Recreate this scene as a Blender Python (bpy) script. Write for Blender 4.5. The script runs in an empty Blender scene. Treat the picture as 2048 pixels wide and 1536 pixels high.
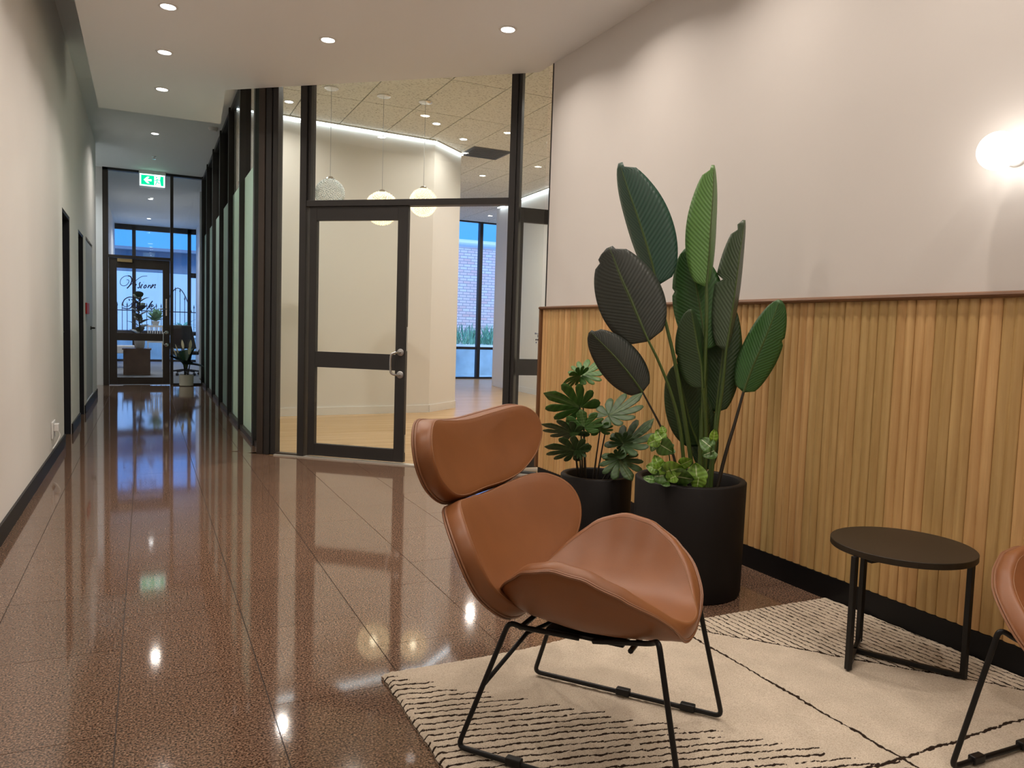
import bpy, math, random
import numpy as np
from mathutils import Vector, Matrix
random.seed(7); rng = np.random.default_rng(7)
S = bpy.context.scene
COL = S.collection
# ------------------------------------------------------------------ camera
CAMH = 1.14; FPX = 1512.78; YAW, PIT, ROL = .451665, -.0693, .03155
CF = np.array([math.sin(YAW)*math.cos(PIT), math.cos(YAW)*math.cos(PIT), math.sin(PIT)])
_r0 = np.array([math.cos(YAW), -math.sin(YAW), 0.]); _u0 = np.cross(_r0, CF)
CR = math.cos(ROL)*_r0 + math.sin(ROL)*_u0
CU = -math.sin(ROL)*_r0 + math.cos(ROL)*_u0
CPOS = np.array([0., 0., CAMH])
cd = bpy.data.cameras.new('camera'); cam = bpy.data.objects.new('camera', cd); COL.objects.link(cam)
cd.sensor_fit = 'HORIZONTAL'; cd.sensor_width = 36.; cd.lens = FPX/2048*36; cd.clip_start = .02; cd.clip_end = 200
m = Matrix.Identity(4)
for i in range(3):
    m[i][0] = CR[i]; m[i][1] = CU[i]; m[i][2] = -CF[i]; m[i][3] = CPOS[i]
cam.matrix_world = m; S.camera = cam
def ray(x, y): return (x-1024)*CR-(y-768)*CU+FPX*CF
def at(x, y, d): return CPOS+ray(x, y)*d/FPX              # point at forward depth d
def depth(p): return float((np.array(p)-CPOS)@CF)
# ------------------------------------------------------------------ world, exposure
W = bpy.data.worlds.new('daylight'); S.world = W; W.use_nodes = True
bg = W.node_tree.nodes['Background']; bg.inputs[0].default_value = (.06, .27, .74, 1); bg.inputs[1].default_value = 1.6
sl = bpy.data.lights.new('sun', 'SUN'); sl.energy = 1.9; sl.angle = math.radians(25); sl.color = (.80, .92, 1.)
sun = bpy.data.objects.new('sun', sl); COL.objects.link(sun); sun.rotation_euler = (math.radians(38), 0, math.radians(18))
S.view_settings.view_transform = 'Standard'; S.view_settings.look = 'None'
S.view_settings.exposure = 0.35; S.view_settings.gamma = 1.0; S.view_settings.use_curve_mapping = False
WARM = (1., .89, .79); NEUT = (1., .93, .84)
P_LOBBY = 5.0; P_CORR = 12.; P_OFFICE = 10.

# ------------------------------------------------------------------ helpers
def tag(o, label=None, cat=None, group=None, kind=None):
    if label: o['label'] = label
    if cat: o['category'] = cat
    if group: o['group'] = group
    if kind: o['kind'] = kind
    return o
LOC = {}
def empty(name, loc=(0, 0, 0), rz=0, label=None, cat=None, group=None, kind=None, parent=None):
    o = bpy.data.objects.new(name, None); COL.objects.link(o); o.location = loc; o.rotation_euler = (0, 0, rz)
    o.empty_display_size = .1
    LOC[o.name] = np.array(loc, float)
    return tag(o, label, cat, group, kind)
class MB:
    def __init__(s): s.v = []; s.f = []; s.uv = None
    def add(s, v, f):
        b = len(s.v); s.v += [tuple(map(float, p)) for p in v]; s.f += [tuple(i+b for i in q) for q in f]; return s
    def box(s, x0, x1, y0, y1, z0, z1):
        return s.add([(x0,y0,z0),(x1,y0,z0),(x1,y1,z0),(x0,y1,z0),(x0,y0,z1),(x1,y0,z1),(x1,y1,z1),(x0,y1,z1)],
            [(0,3,2,1),(4,5,6,7),(0,1,5,4),(1,2,6,5),(2,3,7,6),(3,0,4,7)])
    def obox(s, o, a, b, c):                                # origin corner and three edge vectors
        o, a, b, c = map(np.array, (o, a, b, c))
        if np.dot(np.cross(a, b), c) < 0: a, b = b, a
        return s.add([o, o+a, o+a+b, o+b, o+c, o+a+c, o+a+b+c, o+b+c],
            [(0,3,2,1),(4,5,6,7),(0,1,5,4),(1,2,6,5),(2,3,7,6),(3,0,4,7)])
    def prism(s, poly, z0, z1):
        n = len(poly)
        A = sum(poly[i][0]*poly[(i+1)%n][1]-poly[(i+1)%n][0]*poly[i][1] for i in range(n))
        if A < 0: poly = poly[::-1]
        v = [(p[0], p[1], z0) for p in poly]+[(p[0], p[1], z1) for p in poly]
        return s.add(v, [tuple(range(n))[::-1], tuple(range(n, 2*n))]+[(i, (i+1)%n, n+(i+1)%n, n+i) for i in range(n)])
    def tube(s, pts, r, n=8, closed=False, flat=None):
        pts = [np.array(p, float) for p in pts]; N = len(pts)
        rs = [r]*N if np.isscalar(r) else list(r)
        v = []; prev = None
        for i in range(N):
            if closed: t = pts[(i+1)%N]-pts[i-1]
            else: t = pts[min(i+1, N-1)]-pts[max(i-1, 0)]
            t = t/(np.linalg.norm(t)+1e-12)
            if prev is None:
                h = np.array((0, 0, 1.)) if abs(t[2]) < .9 else np.array((1., 0, 0))
                a = np.cross(t, h)
            else: a = prev-t*(prev@t)
            a = a/(np.linalg.norm(a)+1e-12); b = np.cross(t, a); prev = a
            for k in range(n):
                q = 2*math.pi*k/n
                off = rs[i]*(math.cos(q)*a+math.sin(q)*b)
                if flat is not None: off = off-flat*(off@flat)*.85
                v.append(pts[i]+off)
        f = []
        for i in range(N if closed else N-1):
            j = (i+1)%N
            for k in range(n): f.append((i*n+k, i*n+(k+1)%n, j*n+(k+1)%n, j*n+k))
        if not closed: f += [tuple(range(n))[::-1], tuple(range((N-1)*n, N*n))]
        return s.add(v, f)
    def lathe(s, prof, c=(0, 0, 0), n=40, axis=None):
        c = np.array(c, float)
        if axis is None: X, Y, Z = np.eye(3)
        else:
            Z = np.array(axis, float); Z /= np.linalg.norm(Z)
            X = np.cross((0, 0, 1.) if abs(Z[2]) < .9 else (1., 0, 0), Z); X /= np.linalg.norm(X); Y = np.cross(Z, X)
        v = []; f = []; N = len(prof)
        for (r, z) in prof:
            for k in range(n):
                a = 2*math.pi*k/n; v.append(c+r*math.cos(a)*X+r*math.sin(a)*Y+z*Z)
        for i in range(N-1):
            for k in range(n): f.append((i*n+k, i*n+(k+1)%n, (i+1)*n+(k+1)%n, (i+1)*n+k))
        if prof[0][0] > 1e-6: f.append(tuple(range(n))[::-1])
        if prof[-1][0] > 1e-6: f.append(tuple(range((N-1)*n, N*n)))
        return s.add(v, f)
    def sphere(s, c, r, n=20, m=12, sz=1.):
        return s.lathe([(max(r*math.sin(math.pi*i/m), 1e-5), -r*sz*math.cos(math.pi*i/m)) for i in range(m+1)], c, n)
    def build(s, name, mat, parent=None, smooth=False, bevel=0, sub=0, world=True, origin=None, seg=2):
        v = np.array(s.v, float)
        off = np.zeros(3)
        if parent is not None and world:
            off = LOC.get(parent.name, np.zeros(3))
        elif origin is not None: off = np.array(origin, float)
        v = v-off
        me = bpy.data.meshes.new(name); me.from_pydata(v.tolist(), [], s.f); me.update()
        if s.uv is not None:
            l = me.uv_layers.new(name='UVMap')
            idx = np.zeros(len(me.loops), int); me.loops.foreach_get('vertex_index', idx)
            l.data.foreach_set('uv', np.array(s.uv, float)[idx].ravel())
        if smooth: me.polygons.foreach_set('use_smooth', [True]*len(me.polygons))
        if isinstance(mat, str): mat = M[mat]
        me.materials.append(mat)
        o = bpy.data.objects.new(name, me); COL.objects.link(o)
        if parent is not None:
            o.parent = parent
            LOC[o.name] = off if world else LOC.get(parent.name, np.zeros(3))
        elif origin is not None: o.location = off; LOC[o.name] = off
        else: LOC[o.name] = off
        if bevel:
            b = o.modifiers.new('bevel', 'BEVEL'); b.width = bevel; b.segments = seg; b.limit_method = 'ANGLE'; b.angle_limit = .6
        if sub:
            b = o.modifiers.new('sub', 'SUBSURF'); b.levels = sub; b.render_levels = sub
        if smooth and bevel == 0:
            try: me.set_sharp_from_angle(angle=math.radians(50))
            except Exception: pass
        return o
def struct(name, mb, mat, **k): return tag(mb.build(name, mat, **k), kind='structure')
def copy_tree(o, parent=None):
    c = o.copy(); COL.objects.link(c); c.parent = parent
    LOC[c.name] = LOC.get(o.name, np.zeros(3))
    for ch in list(o.children): copy_tree(ch, c)
    return c
def clip(poly, n, d):                                       # keep n.p <= d
    out = []
    for i in range(len(poly)):
        a, b = poly[i], poly[(i+1)%len(poly)]
        da = n[0]*a[0]+n[1]*a[1]-d; db = n[0]*b[0]+n[1]*b[1]-d
        if da <= 0: out.append(a)
        if (da < 0) != (db < 0) and abs(da-db) > 1e-12:
            t = da/(da-db); out.append((a[0]+t*(b[0]-a[0]), a[1]+t*(b[1]-a[1])))
    return out
def area(p): return abs(sum(p[i][0]*p[(i+1)%len(p)][1]-p[(i+1)%len(p)][0]*p[i][1] for i in range(len(p))))/2
def catmull(pts, n=8, closed=False):
    P = [np.array(p, float) for p in pts]; N = len(P); out = []
    for i in range(N if closed else N-1):
        p0 = P[i-1] if (closed or i > 0) else 2*P[0]-P[1]
        p1 = P[i]; p2 = P[(i+1)%N]
        p3 = P[(i+2)%N] if (closed or i+2 < N) else 2*P[-1]-P[-2]
        for k in range(n):
            t = k/n
            out.append(.5*((2*p1)+(-p0+p2)*t+(2*p0-5*p1+4*p2-p3)*t*t+(-p0+3*p1-3*p2+p3)*t**3))
    if not closed: out.append(P[-1])
    return out
def ease(xs, ys):
    xs = np.array(xs); ys = np.array(ys)
    return lambda x: float(np.interp(x, xs, ys))

# ------------------------------------------------------------------ materials
M = {}
def mat(name, col=(.5, .5, .5), rough=.5, metal=0., spec=.5, emit=None, es=0., noise=None, bump=None, coat=0.):
    """noise=(scale, amount) varies the colour; bump=(scale, strength, distance)"""
    mt = bpy.data.materials.new(name); mt.use_nodes = True; nt = mt.node_tree; N = nt.nodes; L = nt.links
    b = N['Principled BSDF']; b.inputs['Base Color'].default_value = (*col, 1); b.inputs['Roughness'].default_value = rough
    b.inputs['Metallic'].default_value = metal; b.inputs['Specular IOR Level'].default_value = spec
    if coat: b.inputs['Coat Weight'].default_value = coat
    if emit: b.inputs['Emission Color'].default_value = (*emit, 1); b.inputs['Emission Strength'].default_value = es
    if noise or bump:
        tc = N.new('ShaderNodeTexCoord')
    if noise:
        t = N.new('ShaderNodeTexNoise'); t.inputs['Scale'].default_value = noise[0]; t.inputs['Detail'].default_value = 5
        L.new(tc.outputs['Object'], t.inputs['Vector'])
        r = N.new('ShaderNodeMapRange'); r.inputs['From Min'].default_value = .3; r.inputs['From Max'].default_value = .7
        r.inputs['To Min'].default_value = 1-noise[1]; r.inputs['To Max'].default_value = 1+noise[1]
        L.new(t.outputs['Fac'], r.inputs['Value'])
        x = N.new('ShaderNodeMix'); x.data_type = 'RGBA'; x.blend_type = 'MULTIPLY'; x.inputs['Factor'].default_value = 1
        x.inputs['A'].default_value = (*col, 1); L.new(r.outputs['Result'], x.inputs['B']); L.new(x.outputs['Result'], b.inputs['Base Color'])
    if bump:
        t2 = N.new('ShaderNodeTexNoise'); t2.inputs['Scale'].default_value = bump[0]; t2.inputs['Detail'].default_value = 3
        L.new(tc.outputs['Object'], t2.inputs['Vector'])
        bp = N.new('ShaderNodeBump'); bp.inputs['Strength'].default_value = bump[1]; bp.inputs['Distance'].default_value = bump[2]
        L.new(t2.outputs['Fac'], bp.inputs['Height']); L.new(bp.outputs['Normal'], b.inputs['Normal'])
    M[name] = mt; return mt
def nodes(name): nt = M[name].node_tree; return nt.nodes, nt.links, nt.nodes['Principled BSDF']
def ramp(N, stops):
    r = N.new('ShaderNodeValToRGB'); e = r.color_ramp.elements
    while len(e) < len(stops): e.new(.5)
    for i, (p, c) in enumerate(stops): e[i].position = p; e[i].color = (*c, 1)
    return r
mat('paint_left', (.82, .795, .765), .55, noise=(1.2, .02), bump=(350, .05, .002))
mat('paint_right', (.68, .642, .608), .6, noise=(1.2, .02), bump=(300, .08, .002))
mat('paint_ceiling', (.90, .905, .91), .7)
mat('paint_ceiling_far', (.82, .84, .83), .7)
mat('paint_office', (.80, .78, .73), .6, bump=(300, .05, .002))
mat('skirting_white', (.80, .79, .75), .4)
mat('skirting_black', (.005, .005, .006), .4, spec=.3)
mat('frame_dark', (.024, .022, .021), .42, noise=(4, .1), spec=.4)
mat('frame_brown', (.042, .031, .024), .38, noise=(4, .1), spec=.4)
mat('door_charcoal', (.014, .016, .022), .4)
mat('door_grey', (.42, .44, .45), .5)
mat('black_metal', (.006, .0055, .0055), .42, spec=.35)
mat('table_brown', (.030, .021, .012), .5, spec=.3, noise=(60, .08))
mat('chrome', (.75, .75, .75), .18, metal=1)
mat('steel', (.50, .50, .50), .32, metal=1)
mat('brass', (.55, .42, .22), .3, metal=1)
mat('white_plastic', (.80, .79, .77), .35)
mat('red_plastic', (.55, .02, .02), .4)
mat('pot_black', (.0060, .0042, .0038), .6, spec=.25, bump=(120, .1, .002))
mat('pot_cream', (.60, .56, .44), .45)
mat('soil', (.010, .008, .006), .95, noise=(40, .4))
mat('grout', (.05, .033, .022), .6)
mat('aluminium_strip', (.62, .60, .54), .4, metal=.6)
mat('led', (1, 1, 1), .5, emit=(.80, .92, 1.), es=5.)
mat('lamp_lens', (1, 1, 1), .5, emit=(1., .95, .88), es=22.)
mat('opal', (1, 1, 1), .3, emit=(1., .94, .87), es=6.)
mat('bulb', (1, 1, 1), .3, emit=(1., .86, .60), es=9.)
mat('vinyl', (.012, .010, .05), .5)
mat('print_blue', (.16, .20, .34), .5)
mat('grey_carpet', (.30, .33, .38), .8, noise=(60, .1))
mat('render_wall', (.85, .88, .92), .8, noise=(.6, .06))
mat('concrete', (.40, .52, .58), .8, noise=(2.5, .22))
mat('iron', (.03, .03, .035), .5)
mat('canopy_grey', (.30, .32, .38), .7)
mat('white_paint', (.85, .85, .85), .5)
mat('cabinet_brown', (.16, .085, .05), .4, noise=(8, .15))
mat('duct_grey', (.72, .76, .80), .35)
# leather
mat('leather', (.255, .094, .031), .42, noise=(9, .07), bump=(420, .12, .0015))
mat('leather_edge', (.20, .075, .028), .42, noise=(30, .12), bump=(300, .2, .002))
mat('piping', (.26, .115, .055), .45)
mat('thread', (.36, .19, .10), .6)
# granite
mat('granite', (.15, .08, .05), .06, spec=.75)
N, L, B = nodes('granite')
tc = N.new('ShaderNodeTexCoord'); oi = N.new('ShaderNodeObjectInfo')
geo = N.new('ShaderNodeNewGeometry')
n1 = N.new('ShaderNodeTexNoise'); n1.inputs['Scale'].default_value = 165; n1.inputs['Detail'].default_value = 3; n1.inputs['Roughness'].default_value = .65
L.new(geo.outputs['Position'], n1.inputs['Vector'])
v1 = N.new('ShaderNodeTexVoronoi'); v1.inputs['Scale'].default_value = 190; L.new(geo.outputs['Position'], v1.inputs['Vector'])
r1 = ramp(N, [(.36, (.022, .012, .008)), (.46, (.112, .067, .044)), (.55, (.205, .127, .086)), (.68, (.37, .25, .18))]); L.new(n1.outputs['Fac'], r1.inputs['Fac'])
r2 = ramp(N, [(.0, (.45, .42, .40)), (.25, (1, 1, 1)), (.85, (1.12, 1.05, 1.0)), (1., (1.5, 1.3, 1.2))])
L.new(v1.outputs['Color'], r2.inputs['Fac'])
mx = N.new('ShaderNodeMix'); mx.data_type = 'RGBA'; mx.blend_type = 'MULTIPLY'; mx.inputs['Factor'].default_value = 1
L.new(r1.outputs['Color'], mx.inputs['A']); L.new(r2.outputs['Color'], mx.inputs['B'])
hv = N.new('ShaderNodeHueSaturation'); rr = N.new('ShaderNodeMapRange'); rr.inputs['To Min'].default_value = .95; rr.inputs['To Max'].default_value = 1.05
L.new(oi.outputs['Random'], rr.inputs['Value']); L.new(rr.outputs['Result'], hv.inputs['Value']); L.new(mx.outputs['Result'], hv.inputs['Color'])
L.new(hv.outputs['Color'], B.inputs['Base Color'])
n2 = N.new('ShaderNodeTexNoise'); n2.inputs['Scale'].default_value = 90; L.new(geo.outputs['Position'], n2.inputs['Vector'])
bp = N.new('ShaderNodeBump'); bp.inputs['Strength'].default_value = .012; bp.inputs['Distance'].default_value = .0006
L.new(n2.outputs['Fac'], bp.inputs['Height']); L.new(bp.outputs['Normal'], B.inputs['Normal'])
# wood
def wood(name, c0, c1, scale, stretch, rough=.45, rand=.16, knots=False):
    mat(name, c0, rough); N, L, B = nodes(name)
    geo = N.new('ShaderNodeNewGeometry'); oi = N.new('ShaderNodeObjectInfo')
    mp = N.new('ShaderNodeMapping'); mp.inputs['Scale'].default_value = stretch
    ad = N.new('ShaderNodeVectorMath'); ad.operation = 'ADD'
    sc = N.new('ShaderNodeVectorMath'); sc.operation = 'SCALE'; sc.inputs['Scale'].default_value = 37.
    cb = N.new('ShaderNodeCombineXYZ'); L.new(oi.outputs['Random'], cb.inputs['X']); L.new(oi.outputs['Random'], cb.inputs['Z'])
    L.new(cb.outputs['Vector'], sc.inputs[0]); L.new(geo.outputs['Position'], ad.inputs[0]); L.new(sc.outputs['Vector'], ad.inputs[1])
    L.new(ad.outputs['Vector'], mp.inputs['Vector'])
    n = N.new('ShaderNodeTexNoise'); n.inputs['Scale'].default_value = scale; n.inputs['Detail'].default_value = 6; n.inputs['Roughness'].default_value = .6; n.inputs['Distortion'].default_value = .4
    L.new(mp.outputs['Vector'], n.inputs['Vector'])
    r = ramp(N, [(.30, c0), (.55, tuple((a+b)/2 for a, b in zip(c0, c1))), (.72, c1)]); L.new(n.outputs['Fac'], r.inputs['Fac'])
    hv = N.new('ShaderNodeHueSaturation'); mr = N.new('ShaderNodeMapRange'); mr.inputs['To Min'].default_value = 1-rand; mr.inputs['To Max'].default_value = 1+rand
    L.new(oi.outputs['Random'], mr.inputs['Value']); L.new(mr.outputs['Result'], hv.inputs['Value']); L.new(r.outputs['Color'], hv.inputs['Color'])
    mr2 = N.new('ShaderNodeMapRange'); mr2.inputs['To Min'].default_value = .508; mr2.inputs['To Max'].default_value = .492
    L.new(oi.outputs['Random'], mr2.inputs['Value']); L.new(mr2.outputs['Result'], hv.inputs['Hue'])
    out = hv.outputs['Color']
    if knots:
        mp2 = N.new('ShaderNodeMapping'); mp2.inputs['Scale'].default_value = (1, 1, .22); L.new(ad.outputs['Vector'], mp2.inputs['Vector'])
        v = N.new('ShaderNodeTexVoronoi'); v.inputs['Scale'].default_value = 4.2; L.new(mp2.outputs['Vector'], v.inputs['Vector'])
        kr = ramp(N, [(.0, (.25, .18, .12)), (.035, (.55, .45, .35)), (.07, (1, 1, 1))]); L.new(v.outputs['Distance'], kr.inputs['Fac'])
        km = N.new('ShaderNodeMix'); km.data_type = 'RGBA'; km.blend_type = 'MULTIPLY'; km.inputs['Factor'].default_value = 1
        L.new(out, km.inputs['A']); L.new(kr.outputs['Color'], km.inputs['B']); out = km.outputs['Result']
    L.new(out, B.inputs['Base Color'])
    bp = N.new('ShaderNodeBump'); bp.inputs['Strength'].default_value = .15; bp.inputs['Distance'].default_value = .001
    L.new(n.outputs['Fac'], bp.inputs['Height']); L.new(bp.outputs['Normal'], B.inputs['Normal'])
wood('wood_board', (.46, .265, .095), (.67, .440, .190), 30, (1, 1, .05), .45, .15, True)
wood('wood_trim', (.13, .055, .024), (.25, .12, .058), 26, (1, .06, 1), .4, .05)
wood('wood_trim_post', (.13, .055, .024), (.25, .12, .058), 26, (1, 1, .06), .4, .05)
wood('timber_floor', (.44, .28, .115), (.66, .46, .22), 7, (.12, 1.9, 1), .26, .02)
# glass: clear sheet that passes and mirrors light by its Fresnel factor
def glass(name, tint, ior=1.5, boost=1.0):
    mt = bpy.data.materials.new(name); mt.use_nodes = True; N = mt.node_tree.nodes; L = mt.node_tree.links
    N.remove(N['Principled BSDF']); out = N['Material Output']
    t = N.new('ShaderNodeBsdfTransparent'); t.inputs['Color'].default_value = (*tint, 1)
    g = N.new('ShaderNodeBsdfGlossy'); g.inputs['Roughness'].default_value = .0
    ge = N.new('ShaderNodeNewGeometry'); dt = N.new('ShaderNodeVectorMath'); dt.operation = 'DOT_PRODUCT'
    L.new(ge.outputs['Normal'], dt.inputs[0]); L.new(ge.outputs['Incoming'], dt.inputs[1])
    ab = N.new('ShaderNodeMath'); ab.operation = 'ABSOLUTE'; L.new(dt.outputs['Value'], ab.inputs[0])
    om = N.new('ShaderNodeMath'); om.operation = 'SUBTRACT'; om.inputs[0].default_value = 1.; L.new(ab.outputs[0], om.inputs[1])
    pw = N.new('ShaderNodeMath'); pw.operation = 'POWER'; pw.inputs[1].default_value = 5.; L.new(om.outputs[0], pw.inputs[0])
    ml = N.new('ShaderNodeMath'); ml.operation = 'MULTIPLY_ADD'; ml.inputs[1].default_value = .80; ml.inputs[2].default_value = .035; ml.use_clamp = True
    L.new(pw.outputs[0], ml.inputs[0])
    x = N.new('ShaderNodeMixShader'); L.new(ml.outputs['Value'], x.inputs['Fac']); L.new(t.outputs['BSDF'], x.inputs[1]); L.new(g.outputs['BSDF'], x.inputs[2])
    L.new(x.outputs['Shader'], out.inputs['Surface']); M[name] = mt
glass('glass_clear', (.97, .985, .975)); glass('glass_end', (.92, .96, .99)); glass('glass_window', (.95, .98, 1.))
# frosted film
mt = bpy.data.materials.new('frosted_film'); mt.use_nodes = True; N = mt.node_tree.nodes; L = mt.node_tree.links
N.remove(N['Principled BSDF']); tl = N.new('ShaderNodeBsdfTranslucent'); tl.inputs['Color'].default_value = (.78, .92, .88, 1)
df = N.new('ShaderNodeBsdfDiffuse'); df.inputs['Color'].default_value = (.62, .76, .73, 1)
x = N.new('ShaderNodeMixShader'); x.inputs['Fac'].default_value = .40; L.new(tl.outputs['BSDF'], x.inputs[1]); L.new(df.outputs['BSDF'], x.inputs[2])
L.new(x.outputs['Shader'], N['Material Output'].inputs['Surface']); M['frosted_film'] = mt
# crystal shade
def crystal(name, tint, es):
    mt = bpy.data.materials.new(name); mt.use_nodes = True; N = mt.node_tree.nodes; L = mt.node_tree.links; b = N['Principled BSDF']
    b.inputs['Base Color'].default_value = (*tint, 1); b.inputs['Roughness'].default_value = .05; b.inputs['Transmission Weight'].default_value = .35
    b.inputs['Emission Color'].default_value = (1, .80, .50, 1); b.inputs['Emission Strength'].default_value = es; M[name] = mt
crystal('crystal_lit', (.95, .9, .8), .42); crystal('crystal_off', (.9, .95, .95), 0.)
# ceiling tile with pinholes
mat('acoustic_tile', (.62, .58, .48), .8); N, L, B = nodes('acoustic_tile')
geo = N.new('ShaderNodeNewGeometry'); nz = N.new('ShaderNodeTexNoise'); nz.inputs['Scale'].default_value = 42; nz.inputs['Detail'].default_value = 3; nz.inputs['Roughness'].default_value = .7
L.new(geo.outputs['Position'], nz.inputs['Vector'])
rp = ramp(N, [(.36, (.42, .40, .34)), (.44, (.74, .71, .63)), (.7, (.82, .80, .73))]); L.new(nz.outputs['Fac'], rp.inputs['Fac']); L.new(rp.outputs['Color'], B.inputs['Base Color'])
mat('tile_grid', (.30, .28, .24), .6)
mat('vent_dark', (.10, .11, .12), .6)
# brick
mat('brick_wall', (.6, .4, .35), .85); N, L, B = nodes('brick_wall')
tc = N.new('ShaderNodeTexCoord'); mp = N.new('ShaderNodeMapping'); mp.inputs['Rotation'].default_value = (math.pi/2, 0, 0); L.new(tc.outputs['Object'], mp.inputs['Vector'])
bt = N.new('ShaderNodeTexBrick'); bt.inputs['Scale'].default_value = 1.; bt.inputs['Brick Width'].default_value = .24; bt.inputs['Row Height'].default_value = .086; bt.inputs['Mortar Size'].default_value = .010
bt.inputs['Color1'].default_value = (1., .62, .56, 1); bt.inputs['Color2'].default_value = (1., .84, .80, 1); bt.inputs['Mortar'].default_value = (.50, .38, .40, 1); bt.inputs['Bias'].default_value = 0
L.new(mp.outputs['Vector'], bt.inputs['Vector']); L.new(bt.outputs['Color'], B.inputs['Base Color'])
# leaves
def leafmat(name, col, vein, scale=26., rough=.4, trans=0.):
    mat(name, col, rough); N, L, B = nodes(name)
    uv = N.new('ShaderNodeUVMap'); uv.uv_map = 'UVMap'
    sx = N.new('ShaderNodeSeparateXYZ'); L.new(uv.outputs['UV'], sx.inputs[0])
    ab = N.new('ShaderNodeMath'); ab.operation = 'ABSOLUTE'; L.new(sx.outputs['Y'], ab.inputs[0])
    mu = N.new('ShaderNodeMath'); mu.operation = 'MULTIPLY_ADD'; mu.inputs[1].default_value = -.20; L.new(ab.outputs[0], mu.inputs[0]); L.new(sx.outputs['X'], mu.inputs[2])
    ms = N.new('ShaderNodeMath'); ms.operation = 'MULTIPLY'; ms.inputs[1].default_value = scale*6.283; L.new(mu.outputs[0], ms.inputs[0])
    sn = N.new('ShaderNodeMath'); sn.operation = 'SINE'; L.new(ms.outputs[0], sn.inputs[0])
    mr = N.new('ShaderNodeMapRange'); mr.inputs['From Min'].default_value = -1; L.new(sn.outputs[0], mr.inputs['Value'])
    c = ramp(N, [(0., tuple(a*.80 for a in col)), (.6, col), (1., tuple(a*1.12 for a in col))]); L.new(mr.outputs['Result'], c.inputs['Fac'])
    md = ramp(N, [(0., vein), (.035, vein), (.06, (0, 0, 0))]); L.new(ab.outputs[0], md.inputs['Fac'])
    lt = N.new('ShaderNodeMath'); lt.operation = 'LESS_THAN'; lt.inputs[1].default_value = .05; L.new(ab.outputs[0], lt.inputs[0])
    mx = N.new('ShaderNodeMix'); mx.data_type = 'RGBA'; L.new(lt.outputs[0], mx.inputs['Factor']); L.new(c.outputs['Color'], mx.inputs['A']); mx.inputs['B'].default_value = (*vein, 1)
    L.new(mx.outputs['Result'], B.inputs['Base Color'])
    bp = N.new('ShaderNodeBump'); bp.inputs['Strength'].default_value = .22; bp.inputs['Distance'].default_value = .002
    L.new(sn.outputs[0], bp.inputs['Height']); L.new(bp.outputs['Normal'], B.inputs['Normal'])
leafmat('leaf_teal', (.016, .062, .038), (.06, .12, .05))
leafmat('leaf_backlit', (.030, .036, .028), (.07, .10, .04))  # near-black green carries the shade of backlit undersides in its colour
leafmat('leaf_mid', (.030, .098, .020), (.07, .16, .03))
leafmat('leaf_light', (.085, .20, .040), (.12, .22, .05))
leafmat('leaf_grey', (.050, .075, .038), (.07, .11, .04))
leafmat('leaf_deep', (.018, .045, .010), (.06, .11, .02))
leafmat('leaf_monstera', (.055, .150, .022), (.10, .19, .05), 7., .5)
leafmat('leaf_monstera_dark', (.042, .092, .026), (.07, .12, .04), 7., .5)
leafmat('leaf_pothos', (.16, .30, .03), (.50, .58, .28), 4.)
leafmat('leaf_pothos_dark', (.06, .14, .02), (.45, .50, .30), 4.)
mat('stem_green', (.05, .085, .014), .4); mat('stem_dark', (.020, .014, .007), .5)
mat('leaf_lily', (.016, .050, .026), .4); mat('flower_white', (.70, .62, .40), .5)
mat('leaf_outdoor', (.20, .45, .30), .6, noise=(6, .3))
mat('exit_white', (.9, .95, .95), .4, emit=(.75, 1., .95), es=1.3)
mat('exit_green', (.0, .45, .20), .4, emit=(.0, .72, .33), es=.9)
# rug: pile colour with lines stored per vertex (they are the woven pattern)
mat('rug_pile', (.62, .53, .42), .95, spec=.1); N, L, B = nodes('rug_pile')
at_ = N.new('ShaderNodeAttribute'); at_.attribute_name = 'line'
geo = N.new('ShaderNodeNewGeometry'); nz = N.new('ShaderNodeTexNoise'); nz.inputs['Scale'].default_value = 260; nz.inputs['Detail'].default_value = 3; L.new(geo.outputs['Position'], nz.inputs['Vector'])
nl = N.new('ShaderNodeTexNoise'); nl.inputs['Scale'].default_value = 9; nl.inputs['Detail'].default_value = 4; L.new(geo.outputs['Position'], nl.inputs['Vector'])
c = ramp(N, [(.3, (.50, .415, .315)), (.5, (.64, .55, .44)), (.7, (.72, .64, .53))]); L.new(nz.outputs['Fac'], c.inputs['Fac'])
c2 = ramp(N, [(.3, (.90, .89, .87)), (.7, (1.06, 1.05, 1.04))]); L.new(nl.outputs['Fac'], c2.inputs['Fac'])
mx = N.new('ShaderNodeMix'); mx.data_type = 'RGBA'; mx.blend_type = 'MULTIPLY'; mx.inputs['Factor'].default_value = 1; L.new(c.outputs['Color'], mx.inputs['A']); L.new(c2.outputs['Color'], mx.inputs['B'])
md = N.new('ShaderNodeMath'); md.operation = 'MULTIPLY_ADD'; md.inputs[1].default_value = .55; L.new(nz.outputs['Fac'], md.inputs[0]); L.new(at_.outputs['Fac'], md.inputs[2])
th = ramp(N, [(.68, (0, 0, 0)), (.86, (1, 1, 1))]); L.new(md.outputs[0], th.inputs['Fac'])
m2 = N.new('ShaderNodeMix'); m2.data_type = 'RGBA'; L.new(th.outputs['Color'], m2.inputs['Factor']); L.new(mx.outputs['Result'], m2.inputs['A']); m2.inputs['B'].default_value = (.030, .018, .012, 1)
L.new(m2.outputs['Result'], B.inputs['Base Color'])
bp = N.new('ShaderNodeBump'); bp.inputs['Strength'].default_value = .8; bp.inputs['Distance'].default_value = .004; L.new(nz.outputs['Fac'], bp.inputs['Height']); L.new(bp.outputs['Normal'], B.inputs['Normal'])

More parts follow.
